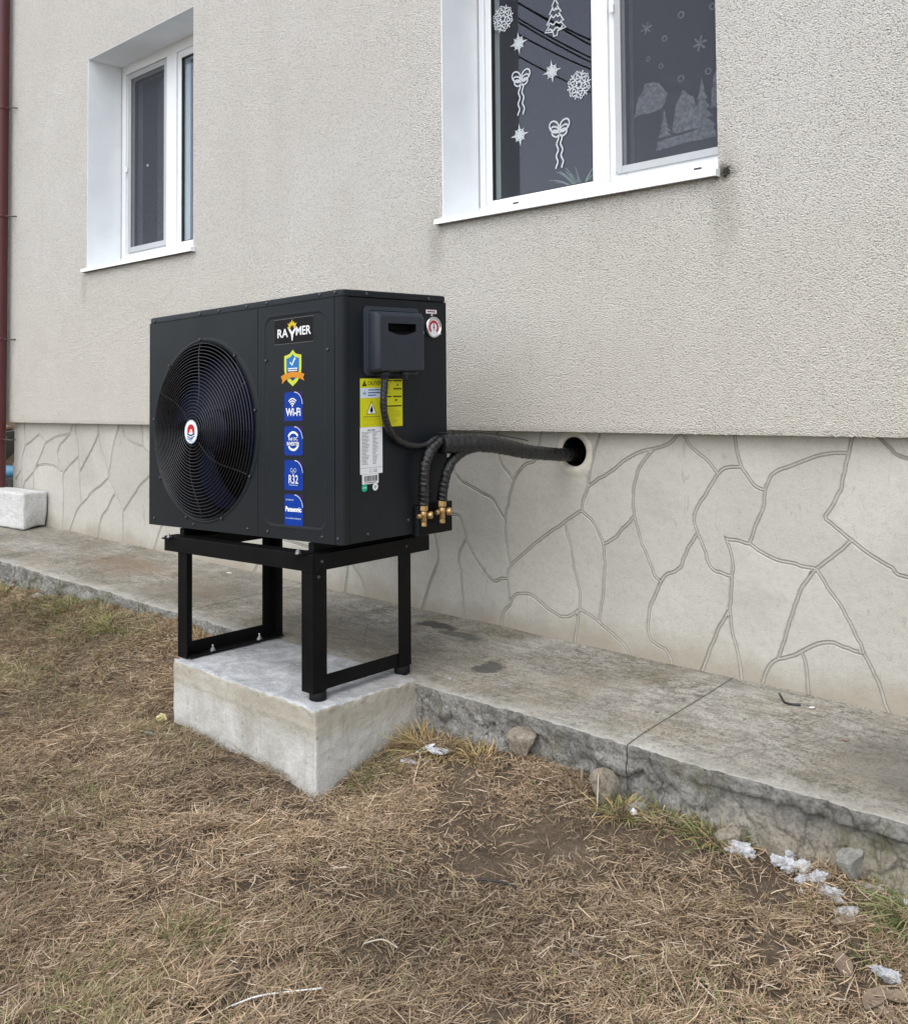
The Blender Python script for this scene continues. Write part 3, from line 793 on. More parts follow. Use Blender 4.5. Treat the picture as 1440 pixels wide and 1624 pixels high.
EDGES=[['n1',(0.689,0.638),(0.646,0.69),('T',0.633)],['n1',(0.75,0.649),(0.788,0.68),(0.835,0.703),('T',0.869)],['n1',(0.7,0.552),(0.684,0.497),'n2'],['n2',(0.634,0.486),(0.599,0.524),(0.536,0.546),(0.481,0.566),(0.428,0.587),(0.396,0.613),(0.383,0.655),('T',0.381)],['n2',(0.673,0.363),(0.688,0.298),'n3'],['n3',(0.779,0.321),(0.847,0.374),'n14'],['n14',(1.017,0.487),'n4'],['n4',(1.07,0.561),'n6'],['n4',(1.087,0.494),(1.124,0.46),'n7'],['n3',(0.684,0.23),'n5'],['n6',(1.105,0.683),(1.124,0.746),('T',1.153)],['n6',(1.142,0.641),(1.195,0.669),(1.268,0.722),(1.333,0.753),'n8'],['n8',(1.45,0.789),('T',1.507)],['n8',(1.339,0.714),(1.31,0.658),(1.295,0.585),'n9'],['n9',(1.25,0.46),(1.205,0.419),'n7'],['n9',(1.323,0.431),(1.361,0.352),(1.387,0.302),'n10'],['n7',(1.164,0.316),(1.155,0.217),'n11'],['n5',(0.639,0.19),(0.595,0.181),(0.541,0.226),(0.487,0.281),'n29'],['n29',(0.437,0.386),(0.407,0.432),(0.356,0.439),'M6'],['n29',(0.405,0.258),(0.42,0.197),(0.423,0.142),(0.433,0.047),('B',0.437)],['n5',(0.686,0.151),'n12'],['n12',(0.655,0.053),('B',0.637)],['n12',(0.717,0.136),(0.757,0.15),(0.819,0.144),(0.908,0.099),(0.98,0.088),'n13'],['n13',(1.044,0.201),(1.022,0.273),(1.008,0.36),'n14'],['n13',(1.081,0.119),'n11'],['n13',(1.035,0.087),(1.023,0.023),('B',1.018)],['n11',(1.214,0.049),(1.263,0.009),('B',1.284)],['n10',(1.428,0.308),(1.482,0.338),(1.507,0.381),(1.536,0.437),'n15'],['n10',(1.379,0.224),(1.357,0.162),(1.356,0.079),(1.39,0.05),(1.436,0.029),('B',1.462)],['n15',(1.549,0.536),(1.591,0.608),(1.63,0.668),'n16'],['n15',(1.587,0.425),(1.612,0.36),(1.655,0.346),'n17'],['n16',(1.606,0.735),(1.543,0.78),('T',1.507)],['n16',(1.672,0.712),'n18'],['n18',(1.721,0.769),('T',1.711)],['n18',(1.759,0.687),(1.788,0.658),'n19'],['n19',(1.848,0.702),(1.917,0.735),(1.995,0.768),(2.049,0.782),'n20'],['n19',(1.81,0.581),(1.779,0.512),'n21'],['n20',('T',2.126)],['n20',(2.095,0.73),(2.078,0.667),(2.05,0.612),(2.028,0.574),(2.044,0.557),'n22'],['n22',(2.063,0.463),'n23'],['n22',(2.176,0.466),(2.235,0.438),(2.283,0.414),('R',0.382)],['n21',(1.719,0.465),'n24'],['n21',(1.83,0.425),(1.921,0.411),'n23'],['n24',(1.691,0.42),(1.698,0.371),'n17'],['n17',(1.688,0.28),'n25'],['n25',(1.645,0.162),(1.606,0.077),('B',1.551)],['n25',(1.691,0.147),(1.711,0.073),('B',1.732)],['n23',(1.947,0.338),(1.912,0.259),(1.888,0.18),'n26'],['n23',(2.029,0.349),(2.07,0.298),(2.105,0.237),(2.129,0.185),'n27'],['n26',(1.822,0.053),('B',1.78)],['n26',(1.897,0.102),'n28'],['n28',(2.014,0.17),(2.077,0.166),'n27'],['n28',(1.953,0.075),('B',1.96)],['n27',(2.168,0.106),(2.196,0.042),('B',2.228)],[('T',2.2),(2.239,0.809),(2.287,0.781),('R',0.765)],[('T',-3.813),(-3.813,0.614),'LA1'],['LA1',(-3.846,0.468),'LA2'],['LA1',(-3.681,0.599),(-3.584,0.637),(-3.508,0.604),'L2'],['L1',(-3.613,0.435),(-3.539,0.517),'L2'],['L2',(-3.352,0.63),'L3'],['L3',('T',-3.087)],['LA2',(-3.854,0.312),('B',-3.856)],['LA2',(-3.962,0.305),('L',0.42)],['L1',(-3.661,0.325),(-3.664,0.265),('B',-3.669)],['L1',(-3.765,0.313),(-3.82,0.254),('B',-3.86)],['L1',(-3.602,0.419),(-3.474,0.438),(-3.349,0.431),(-3.263,0.406),'L4'],['L4',(-3.278,0.464),(-3.305,0.519),(-3.269,0.578),(-3.19,0.624),'L3'],['L4',(-3.118,0.458),'L5'],['L4',(-3.226,0.334),(-3.214,0.241),(-3.222,0.109),('B',-3.221)],['L5',(-3.013,0.589),(-3.043,0.657),('T',-3.052)],['L5',(-2.999,0.46),'L7'],['L7',(-2.897,0.507),(-2.805,0.598),'L8'],['L7',(-2.986,0.314),'L9'],['L8',('T',-2.751)],['L8',(-2.714,0.584),(-2.668,0.524),(-2.626,0.455),'L10'],['L10',(-2.588,0.501),(-2.562,0.591),(-2.519,0.676),('T',-2.476)],['L10',(-2.711,0.347),(-2.839,0.288),(-2.904,0.238),'L9'],['L10',(-2.56,0.34),'L11'],['L9',(-3.045,0.134),('B',-3.165)],['L11',(-2.455,0.234),'L12'],['L11',(-2.547,0.293),(-2.62,0.207),(-2.705,0.129),('B',-2.762)],['L12',(-2.296,0.32),(-2.198,0.4),'M1'],['L12',(-2.429,0.137),('B',-2.417)],['L13',(-2.2,0.675),('T',-2.213)],['L13',(-2.273,0.63),(-2.391,0.661),('T',-2.464)],['L13',(-2.151,0.593),'M1'],['M1',('T',-1.69)],['M1','M3'],['M3','M2'],['M3',(-1.984,0.151),('B',-2.096)],['M2',('T',-1.169)],['M2','M4'],['M4',('T',-0.708)],['M4',('B',-1.113)],['M4','M5'],['M5',('T',-0.097)],['M5',(-0.319,0.106),('B',-0.348)],['M5',(-0.256,0.114),(-0.207,0.064),('B',-0.146)],['M5','M6'],['M6',('T',0.153)],['M6','M7'],['M7',(0.278,0.279),(0.278,0.209),(0.226,0.106),('B',0.162)]]
PXL, PXR = -3.985, 4.2
plinth = MB()
HX, HZ, HR = 1.028, 0.741, 0.0575
def circ(r, n=28, ph=0.0, jit=0.0):
    return [(HX + (r + jit * random.uniform(-1, 1)) * math.cos(2 * math.pi * k / n + ph), HZ + (r + jit * random.uniform(-1, 1)) * math.sin(2 * math.pi * k / n + ph)) for k in range(n)]
hole = circ(HR)
v, f = plate_hole([(PXL + .004, -0.1), (PXR, -0.1), (PXR, ZO(PXR) + .01), (PXL + .004, ZO(PXL) + .01)], [hole])
plinth.add([(p[0], 0.0036, p[1]) for p in v], f)
plinth.loft([[(p[0], 0.0036, p[1]) for p in hole], [(p[0], 0.40, p[1]) for p in hole]], 1, True, False, True)
plinth.quad((PXL + .004, 0.0036, -0.3), (PXL + .004, 5.9, -0.3), (PXL + .004, 5.9, ZO(PXL) + .01), (PXL + .004, 0.0036, ZO(PXL) + .01), 2)
plinth_o = plinth.build('plinth', ['groove_cement', 'dark_inside', 'plinth_cement'], house, fix=False)

def zt_(x): return round(ZO(x) + 0.008, 4)
tn, bn, ln, rn = {}, {}, {}, {}
edges = []
pt = {}
def node_for(w):
    if isinstance(w, str): pt[w] = NODES[w]; return w
    k = w[0] + str(w[1])
    if w[0] == 'T': pt[k] = (w[1], zt_(w[1])); tn[k] = w[1]
    elif w[0] == 'B': pt[k] = (w[1], -0.06); bn[k] = w[1]
    elif w[0] == 'L': pt[k] = (PXL, w[1]); ln[k] = w[1]
    else: pt[k] = (PXR, w[1]); rn[k] = w[1]
    return k
for e in EDGES:
    a = node_for(e[0]); b = node_for(e[-1])
    pts = smooth_poly([pt[a]] + [tuple(p) for p in e[1:-1]] + [pt[b]], 4)
    for i in range(1, len(pts) - 1):
        w_ = 0.004
        pts[i] = (pts[i][0] + w_ * noise.noise((pts[i][0] * 30, pts[i][1] * 30, 0)), pts[i][1] + w_ * noise.noise((pts[i][0] * 30, pts[i][1] * 30, 9)))
    edges.append((a, b, pts))
pt['TL'] = (PXL, zt_(PXL)); pt['TR'] = (PXR, zt_(PXR)); pt['BL'] = (PXL, -0.06); pt['BR'] = (PXR, -0.06)
for chain in (['TL'] + sorted(tn, key=tn.get) + ['TR'], ['BL'] + sorted(bn, key=bn.get) + ['BR'], ['BL'] + sorted(ln, key=ln.get) + ['TL'], ['BR'] + sorted(rn, key=rn.get) + ['TR']):
    for a, b in zip(chain[:-1], chain[1:]): edges.append((a, b, [pt[a], pt[b]]))
half = []
for a, b, p in edges: half.append((a, b, p)); half.append((b, a, p[::-1]))
outg = {}
for i, (a, b, p) in enumerate(half):
    outg.setdefault(a, []).append((math.atan2(p[1][1] - p[0][1], p[1][0] - p[0][0]), i))
for k in outg: outg[k].sort()
def nxt(i):
    a, b, p = half[i]; tw = i ^ 1
    l = [q[1] for q in outg[b]]; return l[(l.index(tw) - 1) % len(l)]
seen = set(); faces2 = []
for i in range(len(half)):
    if i in seen: continue
    loop, j = [], i
    while j not in seen:
        seen.add(j); loop += half[j][2][:-1]; j = nxt(j)
    ar = sum(a[0] * b[1] - b[0] * a[1] for a, b in zip(loop, loop[1:] + loop[:1])) / 2
    if ar > 1e-4: faces2.append((ar, loop))
def inset(loop, d):
    n = len(loop); out = []
    for i in range(n):
        p0, p1, p2 = (Vector(loop[i - 1]), Vector(loop[i]), Vector(loop[(i + 1) % n]))
        a = (p1 - p0).normalized(); b = (p2 - p1).normalized()
        n1 = Vector((-a.y, a.x)); n2 = Vector((-b.y, b.x)); m_ = n1 + n2
        if m_.length < 0.3: m_ = n1.copy()
        m_ = m_.normalized(); k = d / max(0.45, m_.dot(n1))
        out.append(tuple(p1 + m_ * k))
    return out
bead = MB()
for a_, b_, P_ in edges:
    if a_ in ('TL', 'TR', 'BL', 'BR') or b_ in ('TL', 'TR', 'BL', 'BR') or (a_[0] in 'TBLR' and b_[0] in 'TBLR' and a_ not in NODES and b_ not in NODES): continue
    lp = []
    for i, p in enumerate(P_):
        q0 = Vector(P_[max(i - 1, 0)]); q1 = Vector(P_[min(i + 1, len(P_) - 1)]); dv = (q1 - q0).normalized(); nv = Vector((-dv.y, dv.x))
        w_ = 1 + 0.35 * noise.noise((p[0] * 40, p[1] * 40, 3)); yy = 0.0010 + 0.0012 * noise.noise((p[0] * 25, p[1] * 25, 8))
        if math.hypot(p[0] - HX, p[1] - HZ) < HR + .006: yy = .02
        lp.append([(p[0] + nv.x * o_ * w_, y_, p[1] + nv.y * o_ * w_) for o_, y_ in ((-.0038, .0038), (-.0022, yy), (.0022, yy), (.0038, .0038))])
    bead.loft(lp, 0, True, closed=False)
bead.build('groove_bead', 'bead_cement', plinth_o, fix=False)['kind'] = 'stuff'
for ar, loop in faces2:
    cl = []
    for p in loop:
        if not cl or (Vector(p) - Vector(cl[-1])).length > 0.004: cl.append(p)
    if (Vector(cl[0]) - Vector(cl[-1])).length < 0.004: cl.pop()
    off = random.uniform(-0.0012, 0.0008)
    r0, r1, r2 = inset(cl, 0.0054), inset(cl, 0.0066), inset(cl, 0.0088)
    mb = MB()
    inside = any(abs(math.hypot(p[0] - HX, p[1] - HZ)) < 0.001 for p in cl)
    cx = [p[0] for p in cl]; cz = [p[1] for p in cl]
    near = min(cx) < HX < max(cx) and min(cz) < HZ < max(cz)
    dmin = min(math.hypot(p[0] - HX, p[1] - HZ) for p in r2)
    n_ = len(cl)
    mb.loft([[(p[0], 0.0052, p[1]) for p in r0], [(p[0], 0.0025, p[1]) for p in r1], [(p[0], off, p[1]) for p in r2]], 0, False)
    # does the pipe hole pierce this panel?
    def inpoly(q, poly):
        c_ = False
        for (x1, y1), (x2, y2) in zip(poly, poly[1:] + poly[:1]):
            if (y1 > q[1]) != (y2 > q[1]) and q[0] < (x2 - x1) * (q[1] - y1) / (y2 - y1) + x1: c_ = not c_
        return c_
    if any(inpoly(h, r2) for h in hole) or dmin < HR:
        m0 = MB(); v, f = plate_hole(r2, [])
        m0.add([(p[0], off, p[1]) for p in v], f)
        m0.f += mb.f and []
        base_ = MB(); v2, f2 = plate_hole(r0, [])
        base_.add([(p[0], 0.006, p[1]) for p in v2], f2)
        mb.add(m0.v, m0.f); mb.add(base_.v, base_.f)
        st = mb.build('stone', 'plinth_cement', plinth_o)
        cut = MB(); cut.lathe([(HR + 0.001, -0.1), (HR + 0.001, 0.1)], (HX, 0, HZ), (0, 1, 0), 40)
        co = cut.build('cutter', 'plinth_cement', plinth_o)
        mod = st.modifiers.new('hole', 'BOOLEAN'); mod.object = co; mod.operation = 'DIFFERENCE'; mod.solver = 'EXACT'
        dg = bpy.context.evaluated_depsgraph_get()
        nm = bpy.data.meshes.new_from_object(st.evaluated_get(dg))
        st.modifiers.clear(); st.data = nm
        bpy.data.objects.remove(co)
        continue
    v, f = plate_hole(r2, [])
    mb.add([(p[0], off, p[1]) for p in v], f)
    mb.build('stone', 'plinth_cement', plinth_o)
# mortar smeared round the pipe hole
mb = MB()
n_ = 36
ro, rm, ri = [], [], []
for k in range(n_):
    a = 2 * math.pi * k / n_
    w = 0.020 + 0.016 * (0.5 + 0.5 * noise.noise((math.cos(a) * 1.5, math.sin(a) * 1.5, 2))) + 0.020 * max(0, -math.sin(a)) + (0.006 * noise.noise((k * 1.1, 0, 0)))
    ca, sa = math.cos(a), math.sin(a)
    ri.append((HX + HR * ca, 0.02, HZ + HR * sa)); rm.append((HX + (HR + .004) * ca, -0.0035, HZ + (HR + .004) * sa)); ro.append((HX + (HR + w) * ca, 0.001, HZ + (HR + w) * sa))
rmm = [(a[0] * .4 + b[0] * .6, -0.0042, a[2] * .4 + b[2] * .6) for a, b in zip(rm, ro)]
mb.loft([ri, rm, rmm, ro], 0, True)
mb.build('mortar_collar', 'mortar', plinth_o, fix=False)

# ------------------------------------------------------------------ windows
YW = 0.185
def win_common(x0, x1, zb, zt, label):
    """reveals, sill and frame shared by the two windows"""
    w = bpy.data.objects.new('window', None); COL.objects.link(w); w.parent = house; w['label'] = label
    T = 0.005
    mb = MB()      # plastered reveals
    for a, b in ((x0, x0 + T), (x1 - .001, x1)):
        za, zb2 = (zb(a) + .002, zt(a) - .002)
        mb.v += []; mb.loft([[(a, YF + .0015, za), (b, YF + .0015, za), (b, YW + .05, za), (a, YW + .05, za)], [(a, YF + .0015, zb2), (b, YF + .0015, zb2), (b, YW + .05, zb2), (a, YW + .05, zb2)]], 0, False, True, True)
    mb.loft([[(x0, YF + .0015, zt(x0) - T), (x0, YW + .05, zt(x0) - T), (x0, YW + .05, zt(x0)), (x0, YF + .0015, zt(x0))], [(x1, YF + .0015, zt(x1) - T), (x1, YW + .05, zt(x1) - T), (x1, YW + .05, zt(x1)), (x1, YF + .0015, zt(x1))]], 0, False, True, True)
    mb.build('reveal', 'white_plaster', w)
    return w
def sheared(x0, sl): return lambda x, y, z: (x, y, z + sl * (x - x0))
def frame_box(w, name, lo, hi, fn, bev=0.004, m='white_pvc'):
    return MB().box(lo, hi, 0, bev, fn).build(name, m, w)
def sill(w, xa, xb, z0, sl, x0, back_z, tip):
    fn = sheared(x0, sl); mb = MB()
    prof = [(YW, back_z), (YF - .02, z0 + 0.026), (YF - .030, z0 + 0.022), (YF - .032, z0 + 0.002), (YF - .029, z0), (YF - .026, z0 + 0.002), (YF - .024, z0 + 0.018), (YW, back_z - .006)]
    mb.loft([[fn(x, p[0], p[1]) for p in prof] for x in (xa, xb)], 0, False, True, True)
    # folded end cheeks
    for xa_, xb_ in ((xa - .002, xa + .001), (xb - .001, xb + .002)):
        mb.loft([[fn(x, YF - .032, z0), fn(x, YF - .0005, z0), fn(x, YF - .0005, z0 + .030), fn(x, YF - .032, z0 + .024)] for x in (xa_, xb_)], 0, False, True, True)
    o = mb.build('sill', 'white_sill', w)
    return o

# right window: fixed pane on the left, opening sash with insect screen on the right
w = win_common(RWX0, RWX1, rw_b, rw_t, 'window with white paper snowflake and bow stickers')
fn = sheared(RWX0, 0.027)
x0, x1 = RWX0 + .005, RWX1 - .005
zb0, zt0 = 1.770, 3.17
frame_box(w, 'frame_stile', (x0, YW, zb0), (x0 + .034, YW + .07, zt0), fn)
frame_box(w, 'frame_stile', (x1 - .05, YW, zb0), (x1, YW + .07, zt0), fn)
frame_box(w, 'frame_rail', (x0 + .034, YW, zb0), (x1 - .05, YW + .07, zb0 + .034), fn)
frame_box(w, 'frame_rail', (x0 + .034, YW, zt0 - .05), (x1 - .05, YW + .07, zt0), fn)
frame_box(w, 'mullion', (1.020, YW + .0005, zb0 + .034), (1.085, YW + .07, zt0 - .05), fn)
# left sash
frame_box(w, 'sash_stile', (x0 + .034, YW + .010, zb0 + .034), (.452, YW + .075, zt0 - .05), fn)
frame_box(w, 'sash_stile', (.999, YW + .010, zb0 + .034), (1.020, YW + .075, zt0 - .05), fn)
frame_box(w, 'sash_rail', (.452, YW + .010, zb0 + .034), (.999, YW + .075, zb0 + .055), fn)
frame_box(w, 'sash_rail', (.452, YW + .010, zt0 - .10), (.999, YW + .075, zt0 - .05), fn)
def gasket(w, a, b, c, d, y, fn, t_=.004):
    mb = MB()
    for lo, hi in (((a, y, c), (a + t_, y + .02, d)), ((b - t_, y, c), (b, y + .02, d)), ((a + t_, y, c), (b - t_, y + .02, c + t_)), ((a + t_, y, d - t_), (b - t_, y + .02, d))):
        mb.box(lo, hi, 0, 0, fn)
    mb.build('gasket', 'gasket', w)
def pane(w, a, b, c, d, y, fn): MB().box((a, y, c), (b, y + .004, d), 0, 0, fn).build('pane', 'glass', w)
gasket(w, .4521, .9989, zb0 + .0551, zt0 - .1001, YW + .013, fn)
pane(w, .454, .997, zb0 + .057, zt0 - .102, YW + .026, fn)
# right sash behind the screen
frame_box(w, 'sash_stile', (1.085, YW + .012, zb0 + .034), (1.162, YW + .075, zt0 - .05), fn)
frame_box(w, 'sash_stile', (1.585, YW + .012, zb0 + .034), (x1 - .05, YW + .075, zt0 - .05), fn)
frame_box(w, 'sash_rail', (1.162, YW + .012, zb0 + .034), (1.585, YW + .075, zb0 + .075), fn)
frame_box(w, 'sash_rail', (1.162, YW + .012, zt0 - .12), (1.585, YW + .075, zt0 - .05), fn)
gasket(w, 1.1621, 1.5849, zb0 + .0751, zt0 - .1201, YW + .014, fn)
pane(w, 1.164, 1.583, zb0 + .077, zt0 - .122, YW + .030, fn)
def screen(w, a, b, c, d, y, fn, fw=.030):
    for nm, lo, hi in (('screen_stile', (a, y, c), (a + fw, y + .009, d)), ('screen_stile', (b - fw, y, c), (b, y + .009, d)), ('screen_rail', (a + fw, y + .0005, c), (b - fw, y + .009, c + fw)), ('screen_rail', (a + fw, y + .0005, d - fw), (b - fw, y + .009, d))):
        frame_box(w, nm, lo, hi, fn, .002, 'screen_frame')
    MB().box((a + fw, y + .005, c + fw), (b - fw, y + .0056, d - fw), 0, 0, fn).build('insect_screen', 'net', w)
screen(w, 1.118, 1.628, zb0 + .062, zt0 - .08, YW + .0005, fn)
mb = MB(); mb.box((1.104, YW - .010, 2.495), (1.122, YW - .0005, 2.530), 0, .002, fn); mb.build('screen_clip', 'white_pvc', w)
mb = MB(); mb.box((1.104, YW - .010, 1.835), (1.122, YW - .0005, 1.846), 0, .002, fn); mb.build('screen_clip', 'white_pvc', w)
for a in (.596, 1.487):
    MB().box((a - .016, YW - .0012, 1.789), (a + .016, YW + .001, 1.796), 0, 0, fn).build('drain_slot', 'gasket', w)
sill(w, .357, 1.704, 1.699, .0215, .363, 1.772, None)
MB().box((.386, YW - .003, zb0 + .03), (.389, YW, 3.12), 0, 0, fn).build('sealant', 'seal', w)
rw = w

# left window: sash with screen on the left, plain pane on the right
w = win_common(LWX0, LWX1, lw_b, lw_t, 'window seen at a slant with a grey insect screen')
fn = sheared(LWX0, 0.026)
x0, x1 = LWX0 + .005, LWX1 - .005
zb0, zt0 = 1.800, 3.135
frame_box(w, 'frame_stile', (x0, YW, zb0), (x0 + .050, YW + .07, zt0), fn)
frame_box(w, 'frame_stile', (x1 - .05, YW, zb0), (x1, YW + .07, zt0), fn)
frame_box(w, 'frame_rail', (x0 + .050, YW, zb0), (x1 - .05, YW + .07, zb0 + .046), fn)
frame_box(w, 'frame_rail', (x0 + .050, YW, zt0 - .075), (x1 - .05, YW + .07, zt0), fn)
frame_box(w, 'mullion', (-2.240, YW - .004, zb0 + .03), (-2.128, YW + .07, zt0 - .075), fn)
frame_box(w, 'sash_stile', (x0 + .050, YW + .012, zb0 + .046), (-2.655, YW + .075, zt0 - .075), fn)
frame_box(w, 'sash_stile', (-2.285, YW + .012, zb0 + .046), (-2.240, YW + .075, zt0 - .075), fn)
frame_box(w, 'sash_rail', (-2.655, YW + .012, zb0 + .046), (-2.285, YW + .075, zb0 + .085), fn)
frame_box(w, 'sash_rail', (-2.655, YW + .012, zt0 - .14), (-2.285, YW + .075, zt0 - .075), fn)
gasket(w, -2.6549, -2.2851, zb0 + .0851, zt0 - .1401, YW + .014, fn)
pane(w, -2.653, -2.287, zb0 + .087, zt0 - .142, YW + .030, fn)
screen(w, -2.720, -2.2405, zb0 + .058, zt0 - .082, YW + .0005, fn, .036)
frame_box(w, 'sash_stile', (-2.128, YW + .006, zb0 + .046), (-2.085, YW + .075, zt0 - .075), fn)
frame_box(w, 'sash_stile', (-1.68, YW + .006, zb0 + .046), (x1 - .05, YW + .075, zt0 - .075), fn)
frame_box(w, 'sash_rail', (-2.085, YW + .006, zb0 + .046), (-1.68, YW + .075, zb0 + .060), fn)
frame_box(w, 'sash_rail', (-2.085, YW + .006, zt0 - .12), (-1.68, YW + .075, zt0 - .075), fn)
gasket(w, -2.0849, -1.6801, zb0 + .0601, zt0 - .1201, YW + .009, fn)
pane(w, -2.083, -1.682, zb0 + .062, zt0 - .122, YW + .022, fn)
mb = MB(); mb.box((-2.742, YW - .010, 2.40), (-2.714, YW - .0005, 2.435), 0, .002, fn); mb.build('screen_clip', 'white_pvc', w)
mb = MB(); mb.lathe([(.009, 0), (.007, .006)], fn(-2.46, YW - .002, 2.40), (0, -1, 0), 12); mb.build('screen_pull', 'screen_frame', w)
sill(w, -2.826, -1.545, 1.722, .0225, -2.826, 1.803, None)
MB().box((LWX0 + .008, YW - .003, zb0 + .03), (LWX0 + .011, YW, 3.10), 0, 0, fn).build('sealant', 'seal', w)
# sheer curtain hanging inside
mb = MB(); lp = []
for k in range(60):
    x = -2.66 + .42 * k / 59
    lp.append([fn(x, .37 + .018 * math.sin(k * .8) * (0.4 + 0.6 * math.sin(k * .13)), z) for z in (1.83, 2.4, 3.02)])
mb.loft(lp, 0, True, closed=False)
mb.build('curtain', 'curtain', w, fix=False)
mb = MB(); lp = []
for k in range(60):
    x = -2.12 + .50 * k / 59
    lp.append([fn(x, .33 + .012 * math.sin(k * .7), z) for z in (1.83, 2.4, 3.04)])
mb.loft(lp, 0, True, closed=False)
mb.build('curtain', 'brightening_curtain', w, fix=False)  # pale blue curtain added to brighten the right pane like reflected sky
# dim rooms behind the glass
for a, b, c, d in ((-3.2, -1.2, 1.60, 3.4), (0.0, 2.2, 1.60, 3.5)):
    mb = MB()
    P = lambda x, y, z: (x, y, z)
    mb.quad(P(a, 2.4, c), P(b, 2.4, c), P(b, 2.4, d), P(a, 2.4, d)); mb.quad(P(a, YW + .08, c), P(a, 2.4, c), P(a, 2.4, d), P(a, YW + .08, d)); mb.quad(P(b, YW + .08, c), P(b, 2.4, c), P(b, 2.4, d), P(b, YW + .08, d))
    mb.quad(P(a, YW + .08, c), P(b, YW + .08, c), P(b, 2.4, c), P(a, 2.4, c)); mb.quad(P(a, YW + .08, d), P(b, YW + .08, d), P(b, 2.4, d), P(a, 2.4, d))
    # inner face of the wall round the opening
    ox0, ox1 = (LWX0, LWX1) if a < -1 else (RWX0, RWX1)
    oz0, oz1 = (1.80, 3.20) if a < -1 else (1.77, 3.25)
    for q in ((a, ox0 + .003, c, d), (ox1 - .003, b, c, d)): mb.quad(P(q[0], YW + .08, q[2]), P(q[1], YW + .08, q[2]), P(q[1], YW + .08, q[3]), P(q[0], YW + .08, q[3]))
    for q in ((ox0, ox1, c, oz0), (ox0, ox1, oz1, d)): mb.quad(P(q[0], YW + .081, q[2]), P(q[1], YW + .081, q[2]), P(q[1], YW + .081, q[3]), P(q[0], YW + .081, q[3]))
    mb.build('room', 'room_wall', house, fix=False)

# ---- paper stickers on the panes of the right window
fnw = lambda y: (lambda a, b, h: (a, y - h, b))
def snowflake(cx, cz, r, name='snowflake_sticker'):
    d = Decal(['decal_white'])
    for k in range(6):
        a = math.radians(60 * k + 10)
        u = (math.cos(a), math.sin(a)); n_ = (-u[1], u[0])
        d.stroke([(cx + u[0] * r * .12, cz + u[1] * r * .12), (cx + u[0] * r, cz + u[1] * r)], r * .10, 'decal_white')
        for q, s_ in ((.45, .30), (.70, .26)):
            for sg in (-1, 1):
                p0 = (cx + u[0] * r * q, cz + u[1] * r * q)
                p1 = (p0[0] + (u[0] * .6 + n_[0] * sg) * r * s_, p0[1] + (u[1] * .6 + n_[1] * sg) * r * s_)
                d.stroke([p0, p1], r * .10, 'decal_white', 1 + q)
        b = a + math.radians(30)
        d.arc(cx + math.cos(b) * r * .55, cz + math.sin(b) * r * .55, r * .13, 0, 360, r * .08, 'decal_white', 2, n=10)
        d.arc(cx + math.cos(b) * r * .86, cz + math.sin(b) * r * .86, r * .10, 0, 360, r * .08, 'decal_white', 2, n=10)
    d.arc(cx, cz, r * .25, 0, 360, r * .10, 'decal_white', 3)
    return d.build(name, rw, fnw(YW + .0255))
def star(cx, cz, r):
    d = Decal(['decal_white'])
    for k in range(8):
        a = math.radians(45 * k + 5); rr = r if k % 2 == 0 else r * .75
        u = (math.cos(a), math.sin(a)); n_ = (-u[1], u[0])
        d.poly([(cx + u[0] * rr, cz + u[1] * rr), (cx + u[0] * rr * .35 + n_[0] * r * .13, cz + u[1] * rr * .35 + n_[1] * r * .13), (cx, cz), (cx + u[0] * rr * .35 - n_[0] * r * .13, cz + u[1] * rr * .35 - n_[1] * r * .13)], 'decal_white', 1 + k * .1)
    d.arc(cx, cz, r * .48, 0, 360, r * .09, 'decal_white', 2)
    return d.build('star_sticker', rw, fnw(YW + .0255))
def bow(cx, cz, s_):
    d = Decal(['decal_white'])
    for sg in (-1, 1):
        for k, (rx, rz, ox, oz) in enumerate(((.021, .020, .023, .018), (.017, .011, .020, .008), (.016, .012, .017, -.006))):
            d.stroke([(cx + s_ * (sg * (ox + rx * math.cos(q)) ), cz + s_ * (oz + rz * math.sin(q) + .25 * (ox + rx * math.cos(q)))) for q in [2 * math.pi * j / 16 for j in range(17)]], .0062 * s_, 'decal_white', 1 + .3 * k)
        d.stroke([(cx + s_ * (sg * (.007 + .006 * (j / 14)) + .0045 * math.sin(j * 1.25)), cz - s_ * (.008 + .120 * j / 14)) for j in range(15)], .0065 * s_, 'decal_white', 2.5)
    return d.build('bow_sticker', rw, fnw(YW + .0255))
snowflake(.512, 2.646, .062); snowflake(.925, 2.262, .062)
star(.602, 2.514, .052); star(.784, 2.349, .052); star(.603, 2.103, .052)
bow(.613, 2.338, 1.15); bow(.820, 2.078, 1.2)
d = Decal(['decal_white'])          # little fir tree
cx, cz = .805, 2.585
zig = [(0, .075), (.018, .045), (.010, .045), (.032, .012), (.018, .012), (.046, -.030), (.030, -.032), (.056, -.060), (.012, -.066), (.010, -.085)]
outl = [(cx + a, cz + b) for a, b in zig] + [(cx - a, cz + b) for a, b in zig[::-1]]
d.stroke(outl, .007, 'decal_white', 1, closed=True)
for k, (q, wd) in enumerate(((.03, .016), (.0, .026), (-.03, .036), (-.055, .040))):
    d.stroke([(cx - wd + 2 * wd * j / 8, cz + q + .006 * math.sin(j * 1.7)) for j in range(9)], .007, 'decal_white', 1.5)
d.build('fir_tree_sticker', rw, fnw(YW + .0255))
